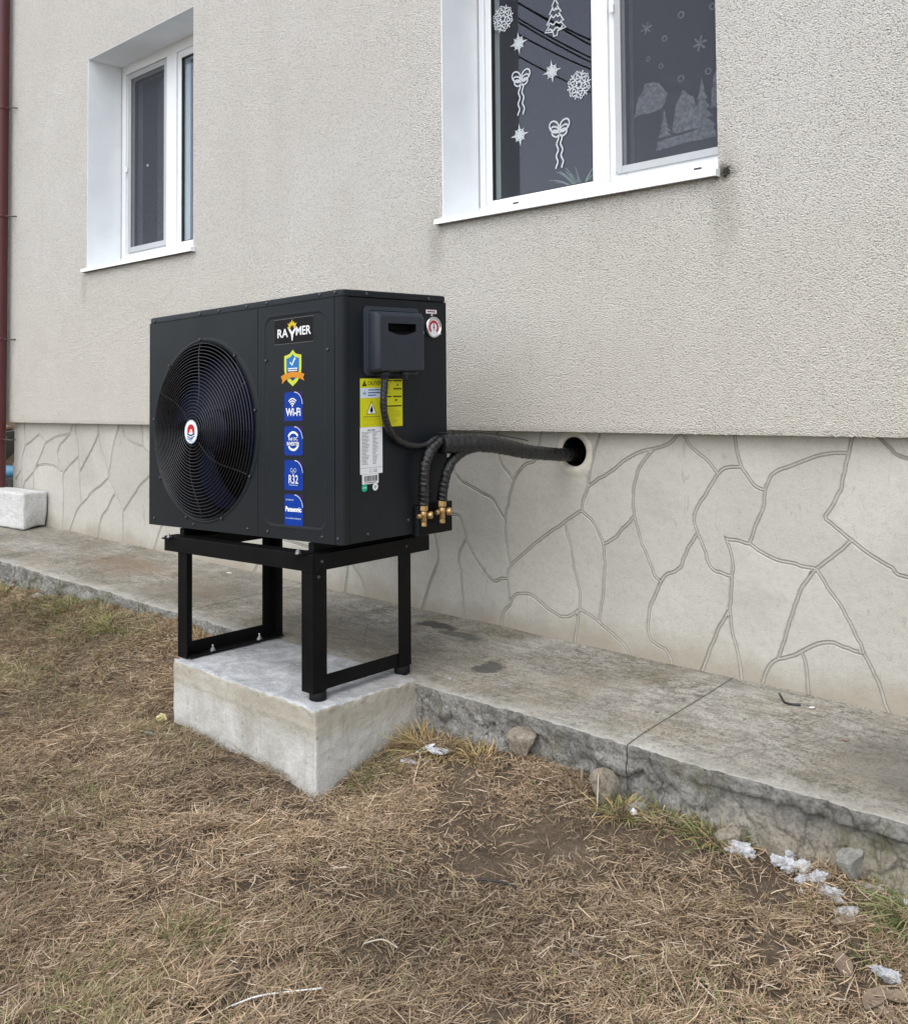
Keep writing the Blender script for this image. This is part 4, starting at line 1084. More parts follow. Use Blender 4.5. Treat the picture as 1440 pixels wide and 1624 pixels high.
# frosty scenes behind the insect screen
d = Decal(['decal_frost'])
def rough_poly(pts, jit, n=4):
    out = []
    for i in range(len(pts)):
        a, b = Vector(pts[i]), Vector(pts[(i + 1) % len(pts)])
        for k in range(n):
            p = a + (b - a) * k / n; out.append((p.x + random.uniform(-jit, jit), p.y + random.uniform(-jit, jit)))
    return out
d.poly(rough_poly([(1.19, 2.075), (1.32, 2.085), (1.345, 2.15), (1.31, 2.20), (1.25, 2.205), (1.215, 2.155)], .005), 'decal_frost', 1)
d.build('cabin_sticker', rw, fnw(YW + .0295))
d = Decal(['decal_frost'])
d.poly(rough_poly([(1.29, 1.925), (1.55, 1.945), (1.54, 1.985), (1.30, 1.965)], .005), 'decal_frost', 1)
d.poly(rough_poly([(1.36, 1.98), (1.49, 1.99), (1.455, 2.11), (1.41, 2.145), (1.375, 2.07)], .004), 'decal_frost', 2)
for cx, cz, hh in ((1.33, 1.975, .10), (1.495, 1.985, .18)):
    for k in range(5):
        q = k / 5
        d.poly([(cx - hh * .32 * (1 - q), cz + hh * q), (cx + hh * .32 * (1 - q), cz + hh * q), (cx, cz + hh * (q + .28))], 'decal_frost', 3 + k)
d.build('snow_scene_sticker', rw, fnw(YW + .0295))
for x, z, r in ((1.41, 2.441, .012), (1.336, 2.365, .010), (1.317, 2.259, .009), (1.405, 2.191, .012), (1.522, 2.196, .011), (1.545, 2.44, .011), (1.26, 2.30, .008)):
    Decal(['decal_frost']).arc(x, z, r, 0, 360, r * .6, 'decal_frost', n=12).build('dot_sticker', rw, fnw(YW + .0295))
for x, z, r in ((1.254, 2.425, .026), (1.489, 2.31, .030)):
    d = Decal(['decal_frost'])
    for k in range(6):
        a = math.radians(60 * k + 15); d.stroke([(x, z), (x + r * math.cos(a), z + r * math.sin(a))], r * .3, 'decal_frost', 1 + .2 * k)
    d.build('small_star_sticker', rw, fnw(YW + .0295))
d = Decal(['decal_frost'])
d.poly(rough_poly([(1.53, 2.05), (1.575, 2.06), (1.578, 2.17), (1.555, 2.19), (1.535, 2.12)], .005), 'decal_frost', 1)
d.build('snowman_sticker', rw, fnw(YW + .0295))

# pot plant standing on the inner sill
pl = thing('pot_plant', 'small aloe with pointed leaves inside the stickered window', 'plant', (.825, .36, 1.79))
mb = MB(); mb.lathe([(.05, 0), (.062, .075), (.066, .075), (.066, .09), (.055, .09), (.05, .07)], (.825, .36, 1.70), (0, 0, 1), 20); mb.build('pot', 'clay', pl)
for k in range(11):
    a = random.uniform(0, 6.28); tilt = random.uniform(.35, 1.0); L = random.uniform(.13, .20)
    pts = []
    for j in range(7):
        q = j / 6
        rr = L * q * math.sin(tilt * (0.6 + .5 * q)); zz = L * q * math.cos(tilt * (0.6 + .5 * q))
        pts.append((.825 + rr * math.cos(a), .36 + rr * math.sin(a) * .6, 1.815 + zz))
    MB().tube(pts, lambda q, th, i: max(.001, .012 * (1 - q) ** .8) * (1 if abs(math.sin(th)) > .5 else .8), 6).build('leaf', 'leaf_green', pl)

# overhead wires across the street: seen only as reflections in the panes
pw = thing('power_line', 'black overhead wires across the street mirrored in the window panes', 'wires', (0, -14, 7.4))
WIRES_ = [ ((-7.39, -9.57), (-7.64, -12.16)),((-7.86, -10.14), (-8.27, -13.06)),((-8.0, -10.41), (-8.44, -13.3)),((-8.46, -11.16), (-8.72, -13.69)),((-9.24, -11.83), (-9.75, -15.15)),((-8.0, -13.91), (-8.4, -18.57)) ]
for (x1_, y1_), (x2_, y2_) in WIRES_:
    dx, dy = x2_ - x1_, y2_ - y1_
    p = [(x1_ + dx * k, y1_ + dy * k, 7.4 + 0.10 * (k * (k - 1))) for k in [(-3 + 7 * j / 24) for j in range(25)]]
    MB().tube(p, .018, 5).build('wire', 'wire_black', pw)

# ------------------------------------------------------------------ downpipe, block and bits beyond the corner
dp = thing('downpipe', 'dark red rain downpipe at the far corner of the house wall', 'downpipe', (-3.955, -.12, -.02))
mb = MB(); mb.tube([(-3.965, -.12, -.02 + .25 * k) for k in range(20)], .05, 20); mb.build('pipe', 'downpipe', dp)
for z in (.60, 1.32, 2.21, 3.0):
    MB().tube([(-3.93, -.115, z), (-3.86, -.085, z - .004), (-3.845, -.050, z - .004)], .005, 6).build('bracket_pin', 'pin_metal', dp)
    mb = MB(); mb.lathe([(.0515, 0), (.0535, .003), (.0535, .022), (.0515, .025)], (-3.965, -.12, z - .012), (0, 0, 1), 20); mb.build('clamp', 'downpipe', dp)

def noisy_block(name, lo, hi, mat, rot, pivot, amp, sub=18, bev=.01, chips=()):
    bm = bmesh.new(); bmesh.ops.create_cube(bm, size=1)
    c = [(a + b) / 2 for a, b in zip(lo, hi)]; d = [b - a for a, b in zip(lo, hi)]
    for v in bm.verts: v.co = Vector((c[0] + v.co.x * d[0], c[1] + v.co.y * d[1], c[2] + v.co.z * d[2]))
    bmesh.ops.bevel(bm, geom=bm.edges[:], offset=bev, segments=3, profile=.5, affect='EDGES')
    bmesh.ops.subdivide_edges(bm, edges=[e for e in bm.edges if e.calc_length() > .05], cuts=sub, use_grid_fill=True)
    ca, sa = math.cos(rot), math.sin(rot)
    for v in bm.verts:
        p = v.co.copy()
        p += Vector(noise.noise_vector(p * 6)) * amp + Vector(noise.noise_vector(p * 28)) * amp * .35
        for (cx, cy, cz, r, dep) in chips:
            q = Vector((cx, cy, cz)); L = (p - q).length
            if L < r: p += (Vector(c) - q).normalized() * dep * (1 - L / r)
        x, y = p.x - pivot[0], p.y - pivot[1]
        v.co = Vector((pivot[0] + ca * x - sa * y, pivot[1] + sa * x + ca * y, p.z))
    me = bpy.data.meshes.new(name); bm.to_mesh(me); bm.free()
    for p in me.polygons: p.use_smooth = True
    me.set_sharp_from_angle(angle=math.radians(40))
    me.materials.append(MAT[mat]); o = bpy.data.objects.new(name, me); COL.objects.link(o)
    return recentre(o)
o = noisy_block('concrete_block', (-4.0, -.185, .012), (-3.41, -.01, .258), 'white_block', .10, (-3.41, -.185), .004, 16, .012, ((-3.41, -.05, .01, .12, .03), (-3.41, -.17, .14, .05, .006)))
tag(o, 'white aerated concrete block lying on the path against the plinth', 'block')
bp = MB(); bp.tube([(-5.6, -.5, .33), (-5.1, -.12, .315), (-4.6, .21, .305), (-4.2, .48, .30)], .046, 16)
tag(recentre(bp.build('blue_pipe', 'blue_pipe')), 'pale blue plastic pipe lying beyond the house corner', 'pipe')
o = noisy_block('kerb_stone', (-5.3, -.3, -.22), (-4.65, .75, .256), 'grey_rock', .6, (-4.9, .2), .015, 10, .03)
tag(o, 'grey stone kerb under the blue pipe past the corner', 'kerb')
o = noisy_block('old_board', (-6.6, .1, -.2), (-6.5, 1.8, .50), 'old_board', .55, (-6.5, .8), .006, 8, .006)
tag(o, 'dark weathered board standing behind the blue pipe', 'board')
mb = MB()
for k in range(260):
    x = random.gauss(-8.4, 1.1); y = random.gauss(1.6, .9); z = float(ground_z(x, y)) + .02
    s_ = random.uniform(.03, .12)
    bm = bmesh.new(); bmesh.ops.create_icosphere(bm, subdivisions=1, radius=s_)
    bm.verts.index_update()
    q = [(x + v.co.x * random.uniform(.7, 1.4), y + v.co.y * random.uniform(.7, 1.3), z + v.co.z * random.uniform(.4, .8)) for v in bm.verts]
    mb.add(q, [[v.index for v in f.verts] for f in bm.faces]); bm.free()
rb = mb.build('rubble', 'rubble_brown', fix=False); rb['kind'] = 'stuff'

# ------------------------------------------------------------------ pedestal
PA = -0.0169
def ped(x, y, z):
    c, s_ = math.cos(PA), math.sin(PA); X_, Y_ = x - .8375, y + 1.148
    return (.8375 + c * X_ - s_ * Y_, -1.148 + s_ * X_ + c * Y_, z)
bm = bmesh.new(); bmesh.ops.create_cube(bm, size=1)
for v in bm.verts:
    v.co = Vector((-.028 if v.co.x < 0 else .8375, -1.148 if v.co.y < 0 else -.692, -.5 if v.co.z < 0 else -.023))
bmesh.ops.bevel(bm, geom=bm.edges[:], offset=.005, segments=2, profile=.5, affect='EDGES')
bmesh.ops.subdivide_edges(bm, edges=[e for e in bm.edges if e.calc_length() > .1], cuts=60, use_grid_fill=True)
for v in bm.verts:
    p = v.co.copy()
    tp = max(0, min(1, (p.z + .4) / .37))
    p += Vector(noise.noise_vector(p * 4)) * .003 + Vector(noise.noise_vector(p * 22)) * .0016
    e_ = min(abs(p.x - .8375), abs(p.y + 1.148)); 
    if p.z > -.04 and e_ < .02: p += Vector(noise.noise_vector(p * 45)) * .0065
    if p.x < .055 and p.y < -1.12: p.y += .006
    if -.075 > p.z > -.09 and p.y < -1.1: p.y -= .0015
    v.co = Vector(ped(*p))
me = bpy.data.meshes.new('concrete_pedestal'); bm.to_mesh(me); bm.free()
for p in me.polygons: p.use_smooth = True
me.set_sharp_from_angle(angle=math.radians(35)); me.materials.append(MAT['pedestal_concrete'])
o = bpy.data.objects.new('concrete_pedestal', me); COL.objects.link(o)
tag(recentre(o), 'pale cast concrete pedestal set in the dry lawn under the black steel stand', 'pedestal')

# ------------------------------------------------------------------ steel stand
SS = 0.032
st = thing('steel_stand', 'black painted steel angle stand on the concrete pedestal', 'stand', (.38, -.88, -.022))
sfn = lambda x, y, z: (x, y, z + SS * (x - .766))
def sbox(name, lo, hi, bev=.003, m='black_steel', fn=sfn): return MB().box(lo, hi, 0, bev, fn).build(name, m, st)
LX = ((-.043, .017), (.706, .766)); LY = ((-1.10, -1.04), (-.706, -.646))
ZB, ZR0, ZR1 = .004, .402, .459
TK = .006
def angle(name, ax, lo, hi, fa, fb):
    """steel angle: an L section swept along axis ax, its two flanges on the faces fa and fb of the box lo-hi"""
    o_ = [k for k in range(3) if k != ax]
    (p0, p1), (q0, q1) = (lo[o_[0]], hi[o_[0]]), (lo[o_[1]], hi[o_[1]])
    P0, P1 = (p0, p1) if fa < 0 else (p1, p0); Q0, Q1 = (q0, q1) if fb < 0 else (q1, q0)
    tp = TK if fa < 0 else -TK; tq = TK if fb < 0 else -TK
    sec = [(P0, Q0), (P1, Q0), (P1, Q0 + tq), (P0 + tp, Q0 + tq), (P0 + tp, Q1), (P0, Q1)]
    loops = []
    for e in (lo[ax], hi[ax]):
        l_ = []
        for u_, v_ in sec:
            r_ = [0, 0, 0]; r_[ax] = e; r_[o_[0]] = u_; r_[o_[1]] = v_; l_.append(sfn(*r_))
        loops.append(l_)
    mb = MB(); mb.loft(loops, 0, False, True, True)
    o = mb.build(name, 'black_steel', st)
    bv = o.modifiers.new('soft', 'BEVEL'); bv.width = .0012; bv.segments = 2; bv.limit_method = 'ANGLE'
    return o
for ix, (a, b) in enumerate(LX):
    for iy, (c_, d_) in enumerate(LY):
        angle('leg', 2, (a, c_, ZB + (.0012 if ix == 0 else 0)), (b, d_, ZR0 + .03), -1 if ix == 0 else 1, -1 if iy == 0 else 1)
angle('top_rail', 0, (-.129, -1.1065, ZR0), (.7725, -1.0465, ZR1), -1, 1); angle('top_rail', 0, (-.129, -.6995, ZR0), (.7725, -.6395, ZR1), 1, 1)
angle('side_rail', 1, (.7125, -1.1, ZR0 + .0008), (.7728, -.556, ZR1 - .0008), 1, 1); angle('side_rail', 1, (-.0495, -1.1, ZR0 + .0008), (.0105, -.556, ZR1 - .0008), -1, 1)
angle('bottom_rail', 1, (.7062, -1.093, ZB + .002), (.7598, -.653, ZB + .050), 1, -1); angle('bottom_rail', 1, (-.0368, -1.093, ZB + .002), (.034, -.653, ZB + .050), -1, -1)
for y in (-.98, -.76):
    mb = MB(); p = sfn(.012, y, ZB + .0082); mb.lathe([(.013, 0), (.013, .002), (.0085, .0021), (.0085, .009), (.004, .009), (.004, .020), (.003, .022)], p, (0, 0, 1), 6, 0, False); mb.build('bolt', 'steel', st)
for x, y in ((.752, -1.068), (.748, -.676)):
    mb = MB(); mb.lathe([(.026, 0), (.029, .003), (.029, .024), (.026, .027)], (x, y, -.0225), (0, 0, 1), 24); mb.build('rubber_foot', 'rubber', st)
for x, y in ((.7727, -1.066), (.7727, -.676), (.766, -1.075)):
    mb = MB(); p = sfn(x, y, ZR0 + .03 if x > .767 else ZR0 - .02); mb.lathe([(.007, 0), (.006, .003), (.003, .0045)], p, (1, 0, 0), 8); mb.build('bolt_head', 'screw', st)

# ------------------------------------------------------------------ heat pump
W, D, H = 1.2026, .493, .8343
OX, OY, OZ = .8866, -1.0745, .4986
def hp(x, y, z):
    c, s_ = math.cos(-.01), math.sin(-.01); X_ = x - W
    return (OX + c * X_ - s_ * y, OY + s_ * X_ + c * y, OZ + z + .039 * X_)
hpt = thing('heat_pump', 'black air source heat pump with a large round fan grille on the steel stand', 'heat pump', hp(W / 2, D / 2, 0))
FC, FR = (.388, .374), .337
def hbox(name, lo, hi, m='enamel', bev=.003, parent=None): return MB().box(lo, hi, 0, bev).build(name, m, parent or hpt, hp)
PZ1 = .8115
# fan-side front panel with the round opening
mb = MB(); circ2 = [(FC[0] + FR * math.cos(2 * math.pi * k / 96), FC[1] + FR * math.sin(2 * math.pi * k / 96)) for k in range(96)]
v, f = plate_hole([(0, 0), (.7405, 0), (.7405, PZ1), (0, PZ1)], [circ2])
mb.add([(p[0], 0, p[1]) for p in v], f)
def ringl(r, y, n=96): return [(FC[0] + r * math.cos(2 * math.pi * k / n), y, FC[1] + r * math.sin(2 * math.pi * k / n)) for k in range(n)]
mb.loft([ringl(FR, 0), ringl(FR - .004, .004), ringl(FR - .006, .02)], 0, True)
mb.quad((0, 0, 0), (0, .02, 0), (.7405, .02, 0), (.7405, 0, 0)); mb.quad((0, 0, 0), (0, .02, 0), (0, .02, PZ1), (0, 0, PZ1)); mb.quad((.7405, 0, 0), (.7405, .02, 0), (.7405, .02, PZ1), (.7405, 0, PZ1))
fp = mb.build('fan_panel', 'enamel', hpt, hp, fix=False)
# raised crescent round the opening
mb = MB(); n_ = 96; L0, L1, L2, L3 = [], [], [], []
for k in range(n_ + 1):
    a = 2 * math.pi * k / n_; w_ = .012 + .022 * max(0, math.cos(a - .35)) ** 1.5
    for L, r, y in ((L0, FR + .002, -.0005), (L1, FR + .005, -.002), (L2, FR + w_ - .003, -.002), (L3, FR + w_ + .001, .0003)):
        L.append((FC[0] + r * math.cos(a), y, FC[1] + r * math.sin(a)))
mb.loft([L0, L1, L2, L3], 0, True, closed=False); mb.build('grille_rim', 'enamel', hpt, hp)
# service panel with the pressed recess
mb = MB(); ro = [(.743, 0), (1.1635, 0), (1.1635, PZ1), (.743, PZ1)]
rr0 = rrect(.774, 1.128, .036, .779, .045, 8); rr1 = rrect(.780, 1.122, .042, .773, .040, 8); rr2 = rrect(.788, 1.114, .050, .765, .034, 8)
v, f = plate_hole(ro, [rr0]); mb.add([(p[0], 0, p[1]) for p in v], f)
mb.loft([[(p[0], 0, p[1]) for p in rr0], [(p[0], -.0008, p[1]) for p in rr1], [(p[0], .0014, p[1]) for p in rr2]], 0, True)
v, f = plate_hole(rr2, []); mb.add([(p[0], .0014, p[1]) for p in v], f)
for (a, b) in ((.743, .743), (1.1635, 1.1635)): mb.quad((a, 0, 0), (a, .02, 0), (a, .02, PZ1), (a, 0, PZ1))
mb.quad((.743, 0, 0), (.743, .02, 0), (1.1635, .02, 0), (1.1635, 0, 0))
mb.build('service_panel', 'enamel', hpt, hp, fix=False, auto=30)
# rounded corner post
mb = MB(); prof = [(1.1665, .02), (1.1665, 0)] + [(W - .02 + .02 * math.sin(a), .02 - .02 * math.cos(a)) for a in [math.pi / 2 * k / 8 for k in range(9)]] + [(W, .0295), (W - .02, .0295)]
mb.loft([[(p[0], p[1], z) for p in prof] for z in (0, PZ1)], 0, True, True, True); mb.build('corner_post', 'enamel', hpt, hp, auto=40)
hbox('side_panel', (W - .02, .0315, 0), (W - .0008, D, PZ1 - .001), bev=.002)
hbox('side_panel', (0.0, .0215, 0), (.016, D, PZ1 - .001), bev=.002)
hbox('back_panel', (.017, D - .015, 0), (W - .021, D - .0005, PZ1 - .001), bev=.002)
hbox('base_pan', (.003, .0215, -.004), (W - .0205, D - .016, .012), bev=.002)
# lid with down-turned, rounded rim
lp = rrect(-.0025, W + .0022, -.0025, D + .002, .021, 8)
lid = MB()
def lz(pts, z, d=0):
    cx, cy = W / 2, D / 2
    return [(p[0] + (d if p[0] < cx else -d), p[1] + (d if p[1] < cy else -d), z) for p in pts]
lid.loft([lz(lp, .8125, .002), lz(lp, .8125), lz(lp, .828), lz(lp, .8318, .0012), lz(lp, H, .005)], 0, True)
lid.add(lz(lp, H, .005), [tuple(range(len(lp)))]); lid.build('lid', 'enamel', hpt, hp, auto=30)

# fan behind the grille
mb = MB(); mb.loft([ringl(FR - .008, .02), ringl(FR - .014, .16)], 0, True); mb.add(ringl(FR - .014, .16), [tuple(range(96))]); mb.build('fan_shroud', 'dark_inside', hpt, hp, fix=False)
fan = bpy.data.objects.new('fan', None); COL.objects.link(fan); fan.parent = hpt
mb = MB(); mb.lathe([(.075, .12), (.082, .06), (.078, .045), (.05, .038)], (FC[0], 0, FC[1]), (0, 1, 0), 32); mb.build('hub', 'fan_blade', fan, hp)
for b in range(3):
    a0 = math.radians(120 * b + 38); lp = []
    for i in range(13):
        r = .07 + (FR - .035 - .07) * i / 12; u = i / 12
        lead = a0 + .55 * u - .15; wid = (1.05 + .45 * math.sin(u * 2.2)); row = []
        for j in range(13):
            q = j / 12; a = lead - wid * q
            row.append((FC[0] + r * math.cos(a), .048 + .085 * q + .01 * math.sin(q * 3.1), FC[1] + r * math.sin(a)))
        lp.append(row)
    mb = MB(); mb.loft(lp, 0, True, closed=False); mb.loft([[(p[0], p[1] + .004, p[2]) for p in r] for r in lp], 0, True, closed=False); mb.build('blade', 'fan_blade', fan, hp, fix=False)
# domed wire grille
GB = .040
def gy_(r): return -.006 - GB * (1 - (r / FR) ** 2) ** .8
mb = MB()
radii = list(np.linspace(.042, FR - .004, 24))
for r in radii:
    mb.tube([(FC[0] + r * math.cos(2 * math.pi * k / 80), gy_(r), FC[1] + r * math.sin(2 * math.pi * k / 80)) for k in range(81)], .0017, 6, 0, False)
g = mb.build('grille_wires', 'grille_wire', hpt, hp, fix=False); g['kind'] = 'stuff'
for k in range(6):
    a = math.radians(60 * k + 22); pts = []
    for i in range(16):
        q = i / 15; r = .042 + (FR - .002 - .042) * q
        aa = a + .34 * math.sin(q * math.pi * .5) ** 2 - .17
        pts.append((FC[0] + r * math.cos(aa), gy_(r) + .0045, FC[1] + r * math.sin(aa)))
    MB().tube(pts, .0022, 6).build('grille_spoke', 'grille_wire', hpt, hp)
mb = MB(); mb.lathe([(.048, gy_(.04) + .004), (.049, gy_(.04) - .002), (.047, gy_(.04) - .004)], (FC[0], 0, FC[1]), (0, 1, 0), 32); mb.build('grille_boss', 'enamel', hpt, hp)
for k in range(9):
    a = math.radians(40 * k + 12); r = FR + .012
    mb = MB(); mb.lathe([(.0062, .0), (.0055, .0025), (.003, .004)], (FC[0] + r * math.cos(a), -.004, FC[1] + r * math.sin(a)), (0, -1, 0), 10); mb.build('screw', 'screw', hpt, hp)
# badge on the grille boss
FF = lambda y0: (lambda a, b, h: (a, y0 - h, b))
d = Decal(['ink_white', 'ink_red', 'ink_navy', 'ink_sky', 'ink_orange'])
bx, bz = FC[0], FC[1]
d.disc(bx, bz, .045, 'ink_white', 0); d.arc(bx, bz, .0435, 0, 360, .0012, 'ink_sky', 1, n=32)
ap = [(bx - .025, bz - .004)] + [(bx + .025 * math.cos(math.radians(t_)), bz + .006 + .022 * math.sin(math.radians(t_))) for t_ in range(170, 5, -15)] + [(bx + .025, bz - .004), (bx + .010, bz - .004)] + [(bx + .010 * math.cos(math.radians(t_)), bz - .002 + .012 * math.sin(math.radians(t_))) for t_ in range(10, 180, 20)] + [(bx - .010, bz - .004)]
d.poly(ap, 'ink_red', 1); d.disc(bx, bz + .004, .0055, 'ink_white', 2, n=12); d.disc(bx, bz + .0025, .003, 'ink_orange', 3, n=10)
for q, mm, ww in ((-.011, 'ink_navy', .006), (-.021, 'ink_navy', .004), (-.028, 'ink_sky', .0035)):
    d.stroke([(bx - .026 + .052 * j / 12 * (1 if q > -.025 else .8), bz + q + .0035 * math.cos(j * .55) * (1 if q > -.025 else .7)) for j in range(13)], ww, mm, 1.5)
d.rect(bx - .012, bx + .012, bz - .036, bz - .034, 'ink_sky', 1)
d.build('badge', hpt, lambda a, b, h: hp(a, gy_(.04) - .0045 - h, b))

# screws of the casing
for (x, z) in ((.041, .8205), (.372, .823), (.5, .824), (.677, .8247), (.798, .825), (1.093, .8268), (1.171, .8268)):
    mb = MB(); mb.lathe([(.0065, 0), (.0058, .0025), (.003, .0038)], (x, -.0022, z - .002), (0, -1, 0), 10); mb.build('screw', 'screw', hpt, hp)
for (x, z) in ((.041, .0257), (.327, .018), (.680, .022), (.80, .0205), (1.099, .0206), (1.180, .0197), (.79, .62), (1.13, .64)):
    mb = MB(); mb.lathe([(.0065, 0), (.0058, .0025), (.003, .0038)], (x, 0, z), (0, -1, 0), 10); mb.build('screw', 'screw', hpt, hp)
for (y, z) in ((.107, .822), (.40, .8195), (.110, .0235), (.297, .049)):
    mb = MB(); mb.lathe([(.0065, 0), (.0058, .0025), (.003, .0038)], (W + (.0022 if z > .8 else -.0008), y, z), (1, 0, 0), 10); mb.build('screw', 'screw', hpt, hp)

# ---- print on the service panel
fn_front = lambda a, b, h: hp(a, .0014 - h, b)
d = Decal(['ink_black', 'ink_white', 'ink_gold', 'ink_grey'])
d.rect(.836, 1.056, .672, .760, 'ink_black', 0)
d.stroke([(.837, .673), (1.055, .673), (1.055, .759), (.837, .759)], .0012, 'ink_grey', .5, closed=True)
d.text('RA', .8865, .7105, .060, .030, 'ink_white', 1, .022)
d.text('MER', 1.0010, .7135, .082, .030, 'ink_white', 1, .022)
yx = .9395
d.poly([(yx - .027, .729), (yx - .017, .729), (yx, .7115), (yx + .017, .729), (yx + .027, .729), (yx + .0065, .704), (yx + .002, .682), (yx - .002, .682), (yx - .0065, .704)], 'ink_white', 1)
for k in range(7):
    a = math.radians(90 + (k - 3) * 27); L = .031 if k % 2 == 1 or k == 3 else .026
    u = (math.cos(a), math.sin(a)); n2 = (-u[1], u[0]); o2 = (yx, .7245)
    d.poly([(o2[0] + u[0] * .007, o2[1] + u[1] * .007), (o2[0] + u[0] * .018 + n2[0] * .0055, o2[1] + u[1] * .018 + n2[1] * .0055), (o2[0] + u[0] * L, o2[1] + u[1] * L), (o2[0] + u[0] * .018 - n2[0] * .0055, o2[1] + u[1] * .018 - n2[1] * .0055)], 'ink_gold', 1 + .1 * k)
d.build('name_plate', hpt, fn_front)['label'] = 'black sticker with white lettering under a gold crown'
# quality shield with a ribbon
d = Decal(['ink_lime', 'ink_sky', 'ink_white', 'ink_orange', 'ink_navy'])
sx, sz = .942, .590
def shield(k, dz=0): return [(sx + k * a, sz + dz + k * b) for a, b in ((0, .056), (.014, .044), (.030, .040), (.044, .038), (.044, -.006), (.040, -.026), (.024, -.045), (0, -.060), (-.024, -.045), (-.040, -.026), (-.044, -.006), (-.044, .038), (-.030, .040), (-.014, .044))]
d.poly(shield(1.08), 'ink_lime', 0); d.poly(shield(.80, .001), 'ink_sky', 1)
d.poly([(sx + .79 * a, sz + .79 * b) for a, b in ((.044, -.010), (.040, -.026), (.024, -.045), (0, -.058), (-.024, -.045), (-.040, -.026), (-.044, -.010))], 'ink_navy', 1.5)
d.stroke([(sx - .014, sz + .018), (sx - .004, sz + .008), (sx + .014, sz + .032)], .0065, 'ink_white', 2)
for q in (-.004, -.011): d.rect(sx - .026, sx + .026, sz + q - .0018, sz + q + .0018, 'ink_white', 2)
d.poly([(sx - .066, sz - .030), (sx - .040, sz - .020), (sx, sz - .015), (sx + .040, sz - .018), (sx + .066, sz - .026), (sx + .058, sz - .036), (sx + .066, sz - .048), (sx + .036, sz - .038), (sx, sz - .034), (sx - .034, sz - .040), (sx - .060, sz - .056), (sx - .057, sz - .042)], 'ink_orange', 3)
d.build('quality_shield', hpt, fn_front)['label'] = 'blue shield sticker with a tick and orange ribbon'
# four blue stickers
def blue(z0, z1):
    d = Decal(['ink_blue', 'ink_white', 'ink_maroon', 'ink_pale'])
    d.rr(.8935, .9980, z0, z1, .008, 'ink_blue', 0)
    d.stroke([(p[0], p[1]) for p in rrect(.8945, .9970, z0 + .001, z1 - .001, .007, 4)], .0014, 'ink_maroon', .6, closed=True)
    # dark corner cut off by a white arc
    A = [(.952 + .040 * math.sin(math.radians(q)) , z1 - .040 + .038 * math.cos(math.radians(q))) for q in range(0, 95, 10)]
    A = [(.951, z1 - .002)] + [(.951 + .0445 * math.sin(math.radians(q)), z1 - .046 + .044 * math.cos(math.radians(q))) for q in range(5, 95, 9)]
    d.poly(A + [(.9955, z1 - .006), (.991, z1 - .002)], 'ink_maroon', 1)
    d.stroke(A, .0028, 'ink_pale', 2)
    return d
z0, z1 = .4045, .5065
d = blue(z0, z1); cx = .9445
d.text('Wi-Fi', cx, .4365, .082, .028, 'ink_white', 2, .03)
d.disc(cx - .004, .4585, .0042, 'ink_white', 2, n=14)
for r in (.012, .020, .028): d.arc(cx - .004, .4545, r, 42, 138, .0042, 'ink_white', 2)
d.build('wifi_sticker', hpt, fn_front)['label'] = 'blue sticker reading Wi-Fi with radio waves'
d = blue(.2872, .3880); cx, cz = .9445, .337
d.arc(cx, cz, .031, 35, 150, .008, 'ink_white', 2, ry=.030); d.arc(cx, cz, .031, 215, 330, .008, 'ink_white', 2, ry=.030)
d.text('Full DC', cx, cz + .008, .050, .011, 'ink_white', 3, .02); d.text('INVERTER', cx, cz - .009, .068, .013, 'ink_white', 3, .03)
d.build('inverter_sticker', hpt, fn_front)['label'] = 'blue sticker with two white arcs round the word INVERTER'
d = blue(.1685, .2730); cx = .945
d.text('R32', cx, .207, .052, .030, 'ink_white', 2, .01)
for a, b in (((-.010, .008), (-.006, .014)), ((.010, .008), (.006, .014))): d.arc(cx + a[0], .238, .0065, 60, 400, .0016, 'ink_pale', 2, n=12)
d.arc(cx, .230, .006, 0, 360, .0016, 'ink_pale', 2, n=12)
d.rect(cx - .023, cx + .023, .1865, .188, 'ink_pale', 2)
d.build('refrigerant_sticker', hpt, fn_front)['label'] = 'blue sticker reading R32'
d = blue(.0480, .1560); cx = .945
d.text('Panasonic', cx, .105, .088, .018, 'ink_white', 2, .05)
d.text('POWERED BY', cx - .020, .1365, .044, .0048, 'ink_pale', 2, .01); d.text('DC INVERTER COMPRESSOR', cx, .0735, .085, .0042, 'ink_pale', 2, .01)
d.build('compressor_sticker', hpt, fn_front)['label'] = 'lowest blue sticker with one bold white word'

# ---- side: terminal cover
def side_loop(y0, y1, z0, z1, r, x): return [(x, p[0], p[1]) for p in rrect(y0, y1, z0, z1, r, 6)]
mb = MB()
mb.loft([side_loop(.092, .347, .549, .782, .016, W - .001), side_loop(.092, .347, .549, .782, .016, W + .005), side_loop(.096, .343, .553, .778, .014, W + .007),
         side_loop(.104, .335, .561, .770, .012, W + .008), side_loop(.106, .333, .562, .768, .012, W + .010)], 0, True)
mb.build('cover_flange', 'box_plastic', hpt, hp, auto=30)
mb = MB()
o1 = rrect(.108, .331, .560, .766, .010, 6); o2 = rrect(.110, .329, .560, .762, .010, 6); o3 = rrect(.116, .325, .562, .752, .012, 6); o4 = rrect(.121, .320, .566, .745, .010, 6)
hd = [(.155, .722), (.285, .722), (.285, .697)] + [(.285 - .130 * q, .697 - .014 * math.sin(math.pi * q)) for q in (.12, .25, .38, .5, .62, .75, .88)] + [(.155, .697)]
mb.loft([[(W + x, p[0], p[1]) for p in o_] for x, o_ in ((.009, o1), (.040, o2), (.052, o3), (.055, o4))], 0, True)
v, f = plate_hole(o4, [hd]); mb.add([(W + .055, p[0], p[1]) for p in v], f)
back = [(p[0], p[1] + .0) for p in hd]
